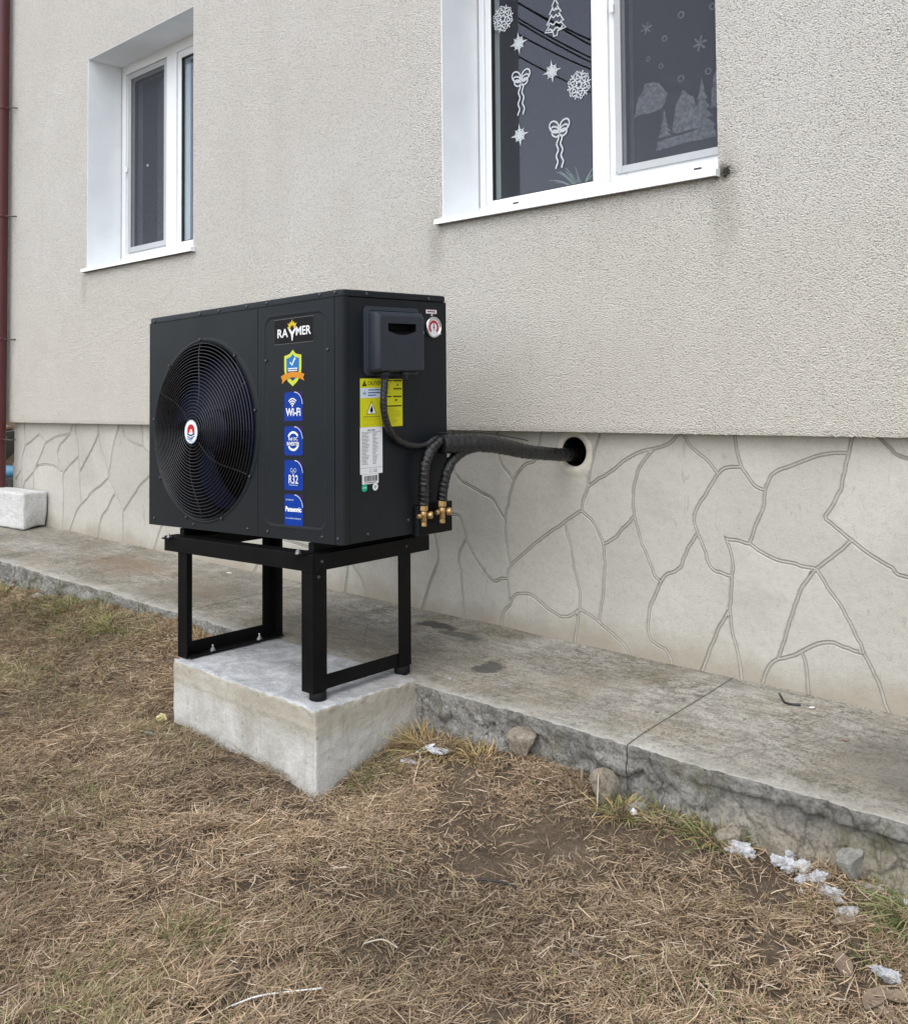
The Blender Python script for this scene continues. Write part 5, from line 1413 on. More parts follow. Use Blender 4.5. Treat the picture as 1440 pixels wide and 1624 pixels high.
mb.loft([[(W + .055, p[0], p[1]) for p in hd], [(W + .035, p[0], max(p[1], .698)) for p in hd], [(W + .022, p[0], max(p[1], .704)) for p in hd]], 1, False)
v, f = plate_hole([(p[0], max(p[1], .704) + (1e-5 * i)) for i, p in enumerate(hd)], []); mb.add([(W + .022, p[0], p[1]) for p in v], f, 1)
mb.build('terminal_cover', ['box_plastic', 'dark_inside'], hpt, hp, fix=False, auto=30)
for y in (.160, .252):
    mb = MB(); mb.lathe([(.016, 0), (.016, -.012), (.013, -.013), (.013, -.024), (.010, -.026)], (W + .030, y, .5605), (0, 0, 1), 16); mb.build('cable_gland', 'box_plastic', hpt, hp)
# ---- gauge
mb = MB(); mb.lathe([(.036, -.004), (.038, .004), (.038, .010), (.036, .013), (.032, .013), (.031, .009)], (W, .4185, .7185), (1, 0, 0), 36, 0, True, True, False)
mb.build('gauge_bezel', 'chrome', hpt, hp)
d = Decal(['ink_white', 'ink_red', 'ink_black', 'ink_grey'])
gcy, gcz = .4185, .7185
d.disc(gcy, gcz, .032, 'ink_white', 0); d.arc(gcy, gcz, .020, -50, 230, .0085, 'ink_red', 1, n=28)
for k in range(11):
    a = math.radians(-50 + 28 * k); d.stroke([(gcy + .0255 * math.cos(a), gcz + .0255 * math.sin(a)), (gcy + .0285 * math.cos(a), gcz + .0285 * math.sin(a))], .0012, 'ink_black', 1 + .1 * k)
d.poly([(gcy - .003, gcz + .015), (gcy + .0005, gcz + .0165), (gcy + .004, gcz - .010), (gcy + .001, gcz - .012)], 'ink_grey', 3); d.disc(gcy, gcz, .0035, 'ink_black', 4, n=12)
d.build('gauge_dial', hpt, lambda a, b, h: hp(W + .0085 + h, a, b))
fn_side = lambda a, b, h: hp(W - .0008 + h, a, b)
for y, z in ((.3765, .700), (.4605, .697), (.4185, .7625)):
    mb = MB(); mb.lathe([(.0042, 0), (.0035, .002)], (W - .0008, y, z), (1, 0, 0), 10); mb.build('gauge_screw', 'chrome', hpt, hp)
d = Decal(['ink_white', 'ink_red', 'ink_black'])
d.rect(.389, .443, .767, .782, 'ink_white', 0); d.stroke([(.390, .768), (.442, .768), (.442, .781), (.390, .781)], .001, 'ink_red', 1, closed=True); d.rect(.396, .436, .7725, .7765, 'ink_black', 1)
d.build('gauge_label', hpt, fn_side)
# ---- caution labels
d = Decal(['ink_yellow', 'ink_black', 'ink_pale', 'ink_white', 'ink_navy', 'ink_olive'])
a0, a1 = .0775, .1775
d.rect(a0, a1, .378, .540, 'ink_yellow', 0); d.rect(a0 + .001, a1 - .001, .475, .508, 'ink_pale', 1)
d.poly([(.086, .5145), (.108, .5145), (.097, .5345)], 'ink_black', 1); d.rect(.0962, .0978, .5195, .5275, 'ink_yellow', 2); d.rect(.0962, .0978, .5165, .518, 'ink_yellow', 2)
d.text('CAUTION', .143, .524, .062, .013, 'ink_black', 1, .01)
d.stroke([(.097, .503), (.097, .492)], .0012, 'ink_navy', 2); 
for q, w_ in ((.492, .009), (.489, .006), (.486, .003)): d.rect(.097 - w_, .097 + w_, q - .0007, q + .0007, 'ink_navy', 2)
for q in (.5015, .4925, .484): d.rect(.113, .113 + (.058 if q > .49 else .035), q - .0016, q + .0016, 'ink_navy', 2)
d.stroke([(.106, .421), (.150, .421), (.128, .465)], .0028, 'ink_black', 1, closed=True)
d.poly([(.128, .457), (.147, .4235), (.109, .4235)], 'ink_white', .6)
d.poly([(.128, .450), (.132, .443), (.134, .433), (.131, .426), (.125, .426), (.121, .432), (.123, .439), (.126, .442)], 'ink_black', 2)
d.rect(.090, .166, .4105, .414, 'ink_olive', 1)
for q in (.092, .120, .146): d.stroke([(q, .386), (q + .020, .386), (q + .020, .404), (q, .404)], .0012, 'ink_olive', 1, closed=True)
d.build('caution_label', hpt, fn_side)['label'] = 'yellow CAUTION label with a flame in a triangle'
d = Decal(['ink_yellow', 'ink_black', 'ink_olive'])
d.rect(.180, .271, .3755, .5365, 'ink_yellow', 0)
for z, segs in ((.531, ((.184, .222), (.226, .267))), (.5035, ((.228, .267),)), (.4775, ((.184, .220), (.226, .267))), (.445, ((.184, .267),))):
    for s0, s1 in segs: d.rect(s0, s1, z - .0022, z + .0022, 'ink_black', 1)
for k in range(9): d.rect(.184, .184 + random.uniform(.026, .036), .523 - k * .0045, .5242 - k * .0045, 'ink_olive', 1)
for k in range(14): d.rect(.184, .184 + random.uniform(.05, .082), .437 - k * .0042, .4383 - k * .0042, 'ink_olive', 1)
d.poly([(.243, .514), (.253, .514), (.248, .5225)], 'ink_black', 1)
d.stroke([(.228, .4585), (.2655, .4585), (.2655, .472), (.228, .472)], .001, 'ink_olive', 1, closed=True); d.rect(.236, .246, .462, .468, 'ink_black', 1)
d.stroke([(.228, .486), (.2655, .486), (.2655, .498), (.228, .498)], .001, 'ink_olive', 1, closed=True)
d.build('warning_label', hpt, fn_side)['label'] = 'second yellow label with black lines of text'
d = Decal(['ink_white', 'ink_grey', 'ink_black'])
d.rect(.0765, .1765, .222, .3776, 'ink_white', 0)
d.text('HEAT PUMP', .1265, .3675, .034, .005, 'ink_black', 1, .03)
for k in range(23):
    z = .356 - k * .0046; d.rect(.084, .084 + random.uniform(.018, .034), z, z + .0016, 'ink_grey', 1); d.rect(.132, .132 + random.uniform(.012, .026), z, z + .0016, 'ink_grey', 1)
d.rect(.084, .168, .3605, .3618, 'ink_grey', 1); d.rect(.0785, .1745, .2425, .2435, 'ink_grey', 1)
d.text('CE', .143, .2325, .017, .010, 'ink_black', 1, 0); 
d.stroke([(.118, .228), (.125, .228), (.125, .238), (.118, .238)], .001, 'ink_black', 1, closed=True)
d.build('rating_plate', hpt, fn_side)['label'] = 'tall white rating plate with small print'
d = Decal(['ink_white', 'ink_black'])
d.rect(.085, .158, .189, .2215, 'ink_white', 0); x = .094
while x < .150:
    w_ = random.choice((.0009, .0014, .0024)); d.rect(x, x + w_, .1975, .2165, 'ink_black', 1); x += w_ + random.choice((.001, .0016))
d.rect(.097, .146, .1925, .1945, 'ink_black', 1)
d.build('barcode_label', hpt, fn_side)
d = Decal(['ink_green', 'ink_pale']); d.disc(.0955, .1775, .0125, 'ink_green', 0); d.rect(.089, .102, .176, .180, 'ink_pale', 1); d.build('round_sticker', hpt, fn_side)['label'] = 'green round sticker'
d = Decal(['ink_white', 'ink_grey']); d.disc(.1435, .1775, .0125, 'ink_white', 0); d.rect(.138, .149, .178, .181, 'ink_grey', 1); d.rect(.139, .147, .173, .1755, 'ink_grey', 1); d.build('round_sticker', hpt, fn_side)['label'] = 'white round sticker'

# ---- valve plate and brass valves
mb = MB(); mb.box((W - .0005, .318, -.010), (W + .010, .505, .097), 0, .002); mb.build('valve_plate', 'black_steel', hpt, hp)
mb = MB(); mb.box((W + .0102, .318, -.008), (W + .024, .322, .095), 0, .001); mb.build('plate_flange', 'enamel', hpt, hp)
for vy, vz, sc_ in ((.337, .062, .80), (.426, .066, .86)):
    vv = bpy.data.objects.new('valve', None); COL.objects.link(vv); vv.parent = hpt
    xx = W + .040
    hv = lambda x, y, z, k=sc_, y0=vy, z0=vz: hp(W + .010 + (x - W - .010) * k, y0 + (y - y0) * k, z0 + (z - z0) * k)
    mb = MB(); mb.lathe([(.010, -.030), (.012, -.026), (.013, -.006), (.015, -.002), (.015, .014), (.012, .020)], (xx, vy, vz), (0, 0, 1), 16); mb.build('valve_body', 'brass', vv, hv)
    mb = MB(); mb.lathe([(.010, 0), (.010, .020)], (xx - .026, vy, vz), (1, 0, 0), 12); mb.build('stub', 'brass', vv, hv)
    mb = MB(); mb.lathe([(.016, 0), (.0185, .003), (.0185, .022), (.016, .026)], (xx, vy, vz + .0205), (0, 0, 1), 6, 0, False); mb.lathe([(.0155, .026), (.013, .036)], (xx, vy, vz + .0205), (0, 0, 1), 14); mb.build('flare_nut', 'brass', vv, hv)
    mb = MB(); mb.lathe([(.009, .010), (.009, .020), (.0105, .020), (.0105, .034), (.008, .036)], (xx, vy, vz), (0, -1, 0), 12); mb.build('service_port', 'brass', vv, hv)
    mb = MB(); mb.lathe([(.010, .010), (.0165, .012), (.0165, .028), (.014, .031), (.006, .031)], (xx, vy + .012, vz), (.85, .55, 0), 18); mb.build('valve_cap', 'brass', vv, hv)
    mb = MB(); mb.lathe([(.0115, 0), (.0125, .003), (.0125, .014), (.010, .017)], (xx, vy, vz - .046), (0, 0, 1), 6, 0, False); mb.build('bottom_nut', 'brass', vv, hv)
# ---- mounting feet
for x in (.228, 1.028):
    ft = MB()
    ft.loft([[(x - .032, y, -.036), (x + .032, y, -.036), (x + .032, y, -.032), (x + .014, y, -.032), (x + .014, y, -.0045), (x - .014, y, -.0045), (x - .014, y, -.032), (x - .032, y, -.032)] for y in (.01, D + .035)], 0, False, True, True)
    ft.loft([[(x - .032, .009, -.0362), (x + .032, .009, -.0362), (x + .032, .009, -.0318), (x - .032, .009, -.0318)], [(x - .030, -.040, -.0362), (x + .030, -.040, -.0362), (x + .030, -.040, -.0318), (x - .030, -.040, -.0318)], [(x - .018, -.068, -.0362), (x + .018, -.068, -.0362), (x + .018, -.068, -.0318), (x - .018, -.068, -.0318)]], 0, False, True, True)
    fo = ft.build('mounting_foot', 'black_steel', hpt, hp)
    mb = MB(); mb.lathe([(.011, 0), (.011, .002), (.0085, .002), (.0085, .009), (.004, .009), (.004, .013)], (x, -.046, -.0318), (0, 0, 1), 6, 0, False); mb.build('foot_bolt', 'steel', fo, hp)

# ------------------------------------------------------------------ taped pipes and cable
pb = thing('pipe_bundle', 'black tape-wrapped pipes and cable running from the heat pump into the wall hole', 'pipes', (.98, -.4, .75))
def resample(pts, step):
    P = smooth_poly(pts, 24); out = [Vector(P[0])]; acc = 0
    for a, b in zip(P[:-1], P[1:]):
        a, b = Vector(a), Vector(b); L = (b - a).length
        while acc + L >= step:
            t_ = (step - acc) / L; a = a + (b - a) * t_; L = (b - a).length; acc = 0; out.append(a.copy())
        acc += L
    return out
def wrapped(name, pts, r, pitch, ridge=.09, crinkle=.06, seed=0):
    P = resample(pts, .0028); n = 20
    def rad(u, th, i):
        s_ = i * .0028
        ph = (s_ / pitch + th / (2 * math.pi)) % 1.0
        rr = (r(u) if callable(r) else r) * (1 + ridge * (ph - .5) + crinkle * noise.noise((s_ * 40 + seed, math.cos(th) * 1.6, math.sin(th) * 1.6)) + crinkle * .8 * noise.noise((s_ * 140 + seed, math.cos(th) * 3, math.sin(th) * 3)))
        return rr
    mb = MB(); mb.tube(P, rad, n); return mb.build(name, 'tape', pb)
VX = OX + .040
p1 = hp(W + .040, .352, .125); p2 = hp(W + .040, .447, .135)
def hpw(y, z, dx=.045): return hp(W + dx, y, z)
wrapped('riser_pipe', [hp(W + .034, .337, .100), hpw(.334, .14, .038), hpw(.333, .20, .042), hpw(.339, .25, .044), hpw(.366, .292, .05), hpw(.415, .318, .056), (.955, -.60, .806), (.968, -.53, .800)], .0180, .017, .15, .14, 1)
wrapped('riser_pipe', [hp(W + .034, .426, .108), hpw(.429, .15, .040), hpw(.440, .205, .048), hpw(.466, .250, .056), (.958, -.56, .778), (.972, -.50, .789)], .0180, .017, .15, .14, 7)
wrapped('main_pipe', [(.945, -.672, .806), (.955, -.617, .804), (.967, -.542, .803), (.980, -.470, .797), (.990, -.379, .781), (.996, -.275, .759), (1.003, -.127, .739), (1.010, .0, .728), (1.015, .2, .72)], lambda u: .034 - .009 * min(1, u * 1.6), .030, .11, .06, 3)
wrapped('power_cable', [hp(W + .030, .160, .545), hp(W + .030, .160, .52), hp(W + .028, .157, .455), hp(W + .025, .172, .392), hp(W + .022, .213, .338), hp(W + .022, .275, .309), hp(W + .030, .345, .304), hp(W + .040, .40, .325), (.953, -.60, .823)], .0120, .014, .13, .10, 5)
MB().tube(smooth_poly([hp(W + .05, .395, .345), (.955, -.60, .842), (.975, -.47, .836), (.992, -.33, .812), (.998, -.25, .797)], 10), .0022, 5).build('sensor_wire', 'tape', pb)

# ------------------------------------------------------------------ loose stones, plaster lumps and litter
def rock(name, c, r, mat, seed, sub=3, rough=.35, rot=0.0, facet=False):
    bm = bmesh.new(); bmesh.ops.create_icosphere(bm, subdivisions=sub, radius=1)
    rs = np.random.default_rng(seed); pl_ = []
    for k in range(14):
        a = Vector(rs.normal(size=3)).normalized(); pl_.append((a, rs.uniform(.5, .8)))
    cr_, sr_ = math.cos(rot), math.sin(rot)
    for v in bm.verts:
        p = v.co.copy()
        for a, dd in pl_:
            q = p.dot(a)
            if q > dd: p -= a * (q - dd)
        p += Vector(noise.noise_vector(p * 1.7 + Vector((seed, 0, 0)))) * rough * .18 + Vector(noise.noise_vector(p * 5 + Vector((0, seed, 0)))) * rough * .12 + Vector(noise.noise_vector(p * 14 + Vector((0, seed, 3)))) * rough * .06
        if mat in ('plaster', 'scrap_white', 'foam_yellow'):
            dd_, pp_ = noise.voronoi(p * 2.1 + Vector((seed * 1.7, 0, 0)))
            p = p * (.72 + .42 * min(1, (dd_[1] - dd_[0]) * 1.4)) + Vector(noise.noise_vector(p * 9 + Vector((seed, 0, 0)))) * .10
        x, y = p.x * r[0], p.y * r[1]
        v.co = Vector((cr_ * x - sr_ * y, sr_ * x + cr_ * y, p.z * r[2]))
    me = bpy.data.meshes.new(name); bm.to_mesh(me); bm.free()
    for p in me.polygons: p.use_smooth = True
    me.set_sharp_from_angle(angle=math.radians(20))
    me.materials.append(MAT[mat]); o = bpy.data.objects.new(name, me); COL.objects.link(o); o.location = c
    return recentre_keep(o)
def recentre_keep(o):
    me = o.data; z0 = min(v.co.z for v in me.vertices)
    for v in me.vertices: v.co.z -= z0
    o.location.z += z0
    return o
def gz(x, y): return float(ground_z(x, y))
GR = 'stones at the foot of the path edge'
for x, y, z, r, m, lab, seed, rot in (
    (1.335, -.725, -.120, (.066, .045, .058), 'rock', 'pale angular stone bulging from the path edge right of the pedestal', 5, .3),
    (1.665, -.735, -.165, (.058, .038, .066), 'rock', 'pale pointed stone leaning on the path edge beside the slab joint', 12, .8),
    (1.78, -.745, -.20, (.042, .03, .032), 'grey_rock', 'small grey stone below the slab joint', 23, .2),
    (2.075, -.745, -.185, (.05, .035, .036), 'rock', 'knobbly pale stone just left of the largest white plaster heap', 37, .4),
    (2.375, -.715, -.165, (.050, .034, .042), 'grey_rock', 'rough grey stone behind the white plaster heap', 41, .5),
    (-1.62, -.735, -.15, (.075, .04, .04), 'grey_rock', 'grey stone in the broken path edge left of the stand', 53, .2),
    (-2.0, -.745, -.16, (.10, .05, .05), 'grey_rock', 'long grey stone low in the path edge at far left', 59, .1),
    (-1.12, -.735, -.125, (.06, .04, .04), 'grey_rock', 'rounded grey stone in the path edge above green grass', 61, .4)):
    tag(rock('stone', (x, y, z), r, m, seed, 3, .4, rot), lab, 'stone', GR)
GP = 'white plaster lumps on the ground'
for x, y, r, lab, seed, rot in (
    (2.115, -.775, (.040, .026, .020), 'white plaster lump lying alone left of the heap', 3, .2),
    (2.212, -.772, (.026, .022, .018), 'left end lump of the white plaster heap', 8, .2),
    (2.246, -.782, (.028, .018, .020), 'white plaster lump second from the left in the heap', 14, .5),
    (2.280, -.772, (.022, .020, .020), 'upper lump in the middle of the white plaster heap', 18, .3),
    (2.286, -.806, (.024, .017, .014), 'lower lump in the middle of the white plaster heap', 19, .9),
    (2.318, -.790, (.028, .022, .021), 'white plaster lump second from the right in the heap', 21, .35),
    (2.352, -.806, (.032, .018, .015), 'right end lump of the white plaster heap', 24, .2),
    (2.262, -.752, (.012, .009, .009), 'tiny crumb behind the left half of the white plaster heap', 61, .2),
    (2.330, -.755, (.012, .010, .008), 'tiny crumb behind the right half of the white plaster heap', 62, .7),
    (2.300, -.832, (.011, .008, .006), 'tiny crumb in front of the white plaster heap', 63, .4),
    (2.222, -.728, (.020, .016, .013), 'small white plaster crumb above the left of the heap', 27, .1),
    (2.415, -.845, (.030, .020, .013), 'flat rectangular white plaster chip on the grass below the heap', 33, .15),
    (2.385, -.822, (.022, .009, .007), 'thin white plaster sliver beside the rectangular chip', 36, -.3),
    (2.425, -.735, (.050, .012, .009), 'long pale plaster strip along the path foot', 39, .12),
    (2.500, -.745, (.040, .016, .010), 'pale plaster strip nearest the right edge by green grass', 43, .12),
    (2.555, -.985, (.036, .020, .012), 'white broken plaster flake beside dead leaves', 46, .1),
    (2.275, -1.115, (.010, .007, .005), 'tiny whitish crumb on the dry grass at lower right', 49, 0),
    (2.005, -1.36, (.016, .008, .006), 'small tan chip on the dry grass at bottom centre right', 52, .2)):
    tag(rock('plaster_lump', (x, y, gz(x, y) + r[2] * .75), tuple(q * 1.18 for q in r), 'plaster', seed, 4, .55, rot), lab, 'plaster lump', GP)
for x, y, r, mt, nm, lab, seed in (
    (-.055, -1.165, (.032, .022, .024), 'foam_yellow', 'foam_scrap', 'yellow foam scrap by the left foot of the pedestal', 4),
    (.035, -1.27, (.024, .013, .008), 'scrap_blue', 'plastic_scrap', 'pale blue plastic scrap left of the pedestal', 9),
    (.845, -1.175, (.013, .010, .008), 'scrap_white', 'paper_scrap', 'white paper scrap at the front corner of the pedestal', 15),
    (1.785, -.775, (.018, .012, .012), 'scrap_white', 'paper_scrap', 'crumpled white paper scrap near the path edge below the slab joint', 17),
    (.28, -1.40, (.055, .03, .007), 'rock', 'flat_stone', 'flat pale stone trodden into the lawn in front of the pedestal', 19),
    (.27, -1.49, (.040, .022, .006), 'rock', 'flat_stone', 'smaller flat pale stone in the lawn nearest the camera side', 22),
    (1.06, -.80, (.050, .028, .010), 'wrap', 'plastic_wrap', 'crumpled clear plastic wrap by the dry grass tuft', 25),
    (.99, -.89, (.042, .020, .008), 'wrap', 'plastic_wrap', 'strip of crumpled plastic wrap against the pedestal side', 28)):
    o = rock(nm, (x, y, gz(x, y) + r[2] * .9 + .004), r, mt, seed, 3, .7, .4)
    tag(o, lab, nm.replace('_', ' '))
for x, y, r, m, nm, lab, seed in ((2.02, -.115, (.014, .008, .004), 'scrap_white', 'paint_chip', 'white paint chip on the path near the plinth', 6), (1.66, -.45, (.009, .006, .004), 'dead_leaf', 'crumb', 'dark crumb in the middle of the path', 7),
                           (1.90, -.33, (.008, .006, .003), 'dead_leaf', 'crumb', 'dark crumb near the right end of the path', 11), (.93, -.62, (.011, .007, .005), 'plaster', 'crumb', 'white crumb near the path edge by the pedestal', 13), (-1.15, -.10, (.030, .006, .004), 'scrap_white', 'paint_chip', 'white flake on the path left of the stand', 16),
                           (2.20, -.30, (.014, .006, .004), 'dead_leaf', 'crumb', 'dark sliver at the edge of the grey patch', 18)):
    tag(rock(nm, (x, y, path_z(x, y) + r[2] * .8), r, m, seed, 2, .5, .5), lab, nm.replace('_', ' '))
# cable-tie ends, string, twigs
def strand(name, pts, r, mat, lab, cat):
    o = MB().tube(smooth_poly(pts, 8), r, 6).build(name, mat); return tag(recentre(o), lab, cat)
pz = lambda x, y, h=.004: (x, y, path_z(x, y) + h)
strand('cable_tie_end', [pz(1.905, -.10, .020), pz(1.915, -.105, .010), pz(1.935, -.125), pz(1.96, -.128), pz(1.985, -.120, .006)], .0035, 'zip_black', 'black cable tie end curled on the path near the plinth', 'cable tie')
gp = lambda x, y, h=.012: (x, y, gz(x, y) + h)
strand('cable_tie_end', [gp(1.60, -1.255), gp(1.65, -1.225, .020), gp(1.70, -1.215, .016), gp(1.745, -1.235)], .0028, 'zip_black', 'black cable tie end lying on the dry lawn', 'cable tie')
strand('string', [gp(1.595, -1.995, .012), gp(1.62, -1.95, .022), gp(1.66, -1.905, .02), gp(1.70, -1.865, .022), gp(1.705, -1.845, .02), gp(1.690, -1.85, .018), gp(1.675, -1.865, .016)], .0019, 'string', 'white string lying in the grass at the bottom of the picture', 'string')
strand('string', [gp(.985, -.86, .02), gp(1.00, -.815, .026), gp(1.025, -.795, .03), gp(1.0, -.835, .02), gp(1.03, -.865, .016), gp(1.06, -.855, .012)], .0022, 'string', 'loop of white string by the plastic wrap', 'string')
strand('twig', [(1.665, -.775, -.115), (1.672, -.79, -.16), (1.682, -.81, -.20), (1.69, -.845, gz(1.69, -.845) + .01)], .0022, 'twig', 'thin pale twig leaning in front of the pointed stone', 'twig')
strand('stake', [(1.575, -.730, -.135), (1.580, -.74, -.17), (1.585, -.75, -.23)], .006, 'dead_leaf', 'short brown wooden stake at the path edge', 'stake')
strand('twig', [gp(1.63, -1.66), gp(1.66, -1.63, .02), gp(1.70, -1.62, .014)], .0018, 'twig', 'short straw-coloured twig on bare soil', 'twig')
strand('twig', [gp(1.30, -1.47), gp(1.32, -1.44, .016)], .003, 'twig', 'stubby tan twig in the middle of the lawn', 'twig')
# dead leaves at the lower right corner
for k, (x, y, s_, a, lab) in enumerate(((2.435, -.885, .045, .9, 'curled brown dead leaf above the plaster flake'), (2.475, -1.02, .050, 2.1, 'grey brown dead leaf left of the plaster flake'), (2.61, -1.055, .055, .6, 'folded brown dead leaf at the right edge below the flake'), (2.57, -1.10, .05, 1.6, 'long brown dead leaf near the lower right corner'), (2.60, -1.13, .04, 2.6, 'olive brown dead leaf in the lower right corner'))):
    lp = []
    for i in range(9):
        u = i / 8; w_ = s_ * .38 * math.sin(math.pi * min(1, u * .96 + .03)) ** .8
        row = []
        for j in range(5):
            q = (j - 2) / 2; lx = s_ * 2 * (u - .5); ly = w_ * q; lz_ = .014 + .35 * abs(q) * w_ + .25 * s_ * (u - .5) ** 2 * 2 + .006 * noise.noise((u * 4, q * 2, k))
            row.append((x + math.cos(a) * lx - math.sin(a) * ly, y + math.sin(a) * lx + math.cos(a) * ly, gz(x, y) + lz_))
        lp.append(row)
    mb = MB(); mb.loft(lp, 0, True, closed=False); mb.loft([[(p[0], p[1], p[2] - .0008) for p in r] for r in lp], 0, True, closed=False)
    tag(recentre(mb.build('dead_leaf', 'dead_leaf', fix=False)), lab, 'leaf', 'dead leaves at the lower right')
# mould clinging to the sill corner
mb = MB()
for k in range(60):
    r = abs(random.gauss(0, .012)); a = random.uniform(-2.2, .6); x, z = 1.722 + r * math.cos(a), 1.752 + r * math.sin(a)
    s_ = random.uniform(.002, .0045)
    bm = bmesh.new(); bmesh.ops.create_icosphere(bm, subdivisions=1, radius=s_); bm.verts.index_update()
    mb.add([(x + v.co.x, YF - .001 + v.co.y, z + v.co.z) for v in bm.verts], [[v.index for v in f.verts] for f in bm.faces]); bm.free()
o = mb.build('moss', 'mold', house, fix=False); o['kind'] = 'stuff'

# ------------------------------------------------------------------ dry lawn: one mass of matted blades
def blade_mesh(name, px, py, pz_, yaw, pitch, length, width, bend, cols, roll, mat='grass'):
    n = len(px)
    dx, dy = np.cos(yaw), np.sin(yaw)
    fx, fy, fz = dx * np.cos(pitch), dy * np.cos(pitch), np.sin(pitch)
    sx, sy = -dy, dx
    uz = np.cos(pitch); ux, uy = -dx * np.sin(pitch), -dy * np.sin(pitch)
    cr_, sr_ = np.cos(roll), np.sin(roll)
    wx, wy, wz = sx * cr_ + ux * sr_, sy * cr_ + uy * sr_, uz * sr_
    bx, by, bz = bend
    V = np.zeros((n, 7, 3))
    for k, (t_, wk) in enumerate(((0, .75), (.4, 1.0), (.75, .75))):
        L = length * t_
        cx = px + fx * L + bx * length * t_ * t_; cy = py + fy * L + by * length * t_ * t_; cz = pz_ + fz * L + bz * length * t_ * t_
        for sgn, o in ((-1, 0), (1, 1)):
            V[:, k * 2 + o, 0] = cx + wx * width * wk * .5 * sgn; V[:, k * 2 + o, 1] = cy + wy * width * wk * .5 * sgn; V[:, k * 2 + o, 2] = cz + wz * width * wk * .5 * sgn
    V[:, 6, 0] = px + fx * length + bx * length; V[:, 6, 1] = py + fy * length + by * length; V[:, 6, 2] = pz_ + fz * length + bz * length
    base = (np.arange(n) * 7)[:, None]
    loops = np.concatenate([base + np.array([0, 1, 3, 2, 2, 3, 5, 4, 4, 5, 6])], 1).ravel()
    starts = ((np.arange(n) * 11)[:, None] + np.array([0, 4, 8])).ravel()
    me = bpy.data.meshes.new(name)
    me.vertices.add(n * 7); me.vertices.foreach_set('co', V.ravel())
    me.loops.add(len(loops)); me.loops.foreach_set('vertex_index', loops)
    me.polygons.add(len(starts)); me.polygons.foreach_set('loop_start', starts)
    me.update(calc_edges=True)
    a = me.attributes.new('blade_colour', 'FLOAT_COLOR', 'POINT')
    c4 = np.ones((n, 7, 4)); c4[:, :, :3] = cols[:, None, :]
    a.data.foreach_set('color', c4.ravel())
    me.materials.append(MAT[mat])
    o = bpy.data.objects.new(name, me); COL.objects.link(o)
    return o
STRAW = np.array([(.40, .30, .185), (.46, .355, .225), (.33, .235, .14), (.26, .18, .105), (.52, .42, .29), (.20, .135, .08), (.36, .27, .18)]) * np.array([.97, .945, .97])
GREEN = np.array([(.16, .17, .065), (.21, .21, .09), (.12, .145, .05), (.26, .24, .11)])
def bare(x, y):
    b = np.zeros_like(x)
    for cx, cy, rx, ry, an, k in ((1.62, -1.05, .50, .25, .9, .98), (1.46, -1.42, .38, .20, .8, .94), (1.98, -1.33, .26, .15, .7, .85), (2.2, -1.15, .2, .1, .6, .6), (1.75, -1.6, .2, .12, .6, .7), (.90, -1.27, .26, .12, -.2, .95), (1.1, -1.6, .18, .1, .4, .55), (.5, -1.45, .2, .08, .1, .5), (.83, -1.80, .30, .14, .3, .65), (1.0, -1.05, .12, .12, 0, .4), (.35, -1.95, .2, .1, .3, .4), (2.55, -1.02, .12, .08, 0, .8), (-.3, -1.25, .2, .1, .2, .4)):
        c, s_ = math.cos(an), math.sin(an); u = (x - cx) * c + (y - cy) * s_; v = -(x - cx) * s_ + (y - cy) * c
        b = np.maximum(b, k * np.exp(-((u / rx) ** 2 + (v / ry) ** 2) ** 1.3))
    return b
def green_amount(x, y):
    g = .025 + .07 * np.clip(_n(x, y, 6, 21) * 2.2, 0, 1)
    for cx, cy, rx, ry, k in ((-1.0, -.92, .45, .20, .55), (-1.6, -.85, .5, .15, .6), (-.6, -1.25, .4, .25, .25), (-1.0, -1.25, .35, .2, .35), (1.95, -.72, .30, .07, .75), (1.15, -.78, .10, .10, .3), (.94, -.98, .12, .10, .55), (2.55, -.78, .14, .12, .7), (1.3, -1.92, .09, .07, .7), (.45, -1.75, .3, .15, .22), (2.35, -1.32, .2, .12, .25), (.05, -1.2, .15, .12, .4), (-2.2, -.95, .6, .3, .3), (1.4, -2.2, .25, .15, .3)):
        g = np.maximum(g, k * np.exp(-(((x - cx) / rx) ** 2 + ((y - cy) / ry) ** 2)))
    return g * .42
def lawn(n, region, name=None, lmul=1.0, seed=1, lo=.0, keepbare=1.0):
    r = np.random.default_rng(seed)
    x = r.uniform(region[0], region[1], n); y = r.uniform(region[2], region[3], n)
    ymin = np.where(x < 1.29, -2.34 + (1.29 - x) * .4327, -2.34 + (x - 1.29) * .907) - .28
    keep = (y > ymin) & (y < -.70)
    keep &= ~((x > -.05) & (x < .85) & (y > -1.158))
    dens = (1 - bare(x, y) * keepbare) * np.clip(.66 + 1.4 * _n(x, y, 8, 31) + 1.1 * _n(x, y, 24, 32) + .7 * _n(x, y, 60, 33), .10, 1)
    keep &= r.uniform(0, 1, n) < dens
    return x[keep], y[keep]
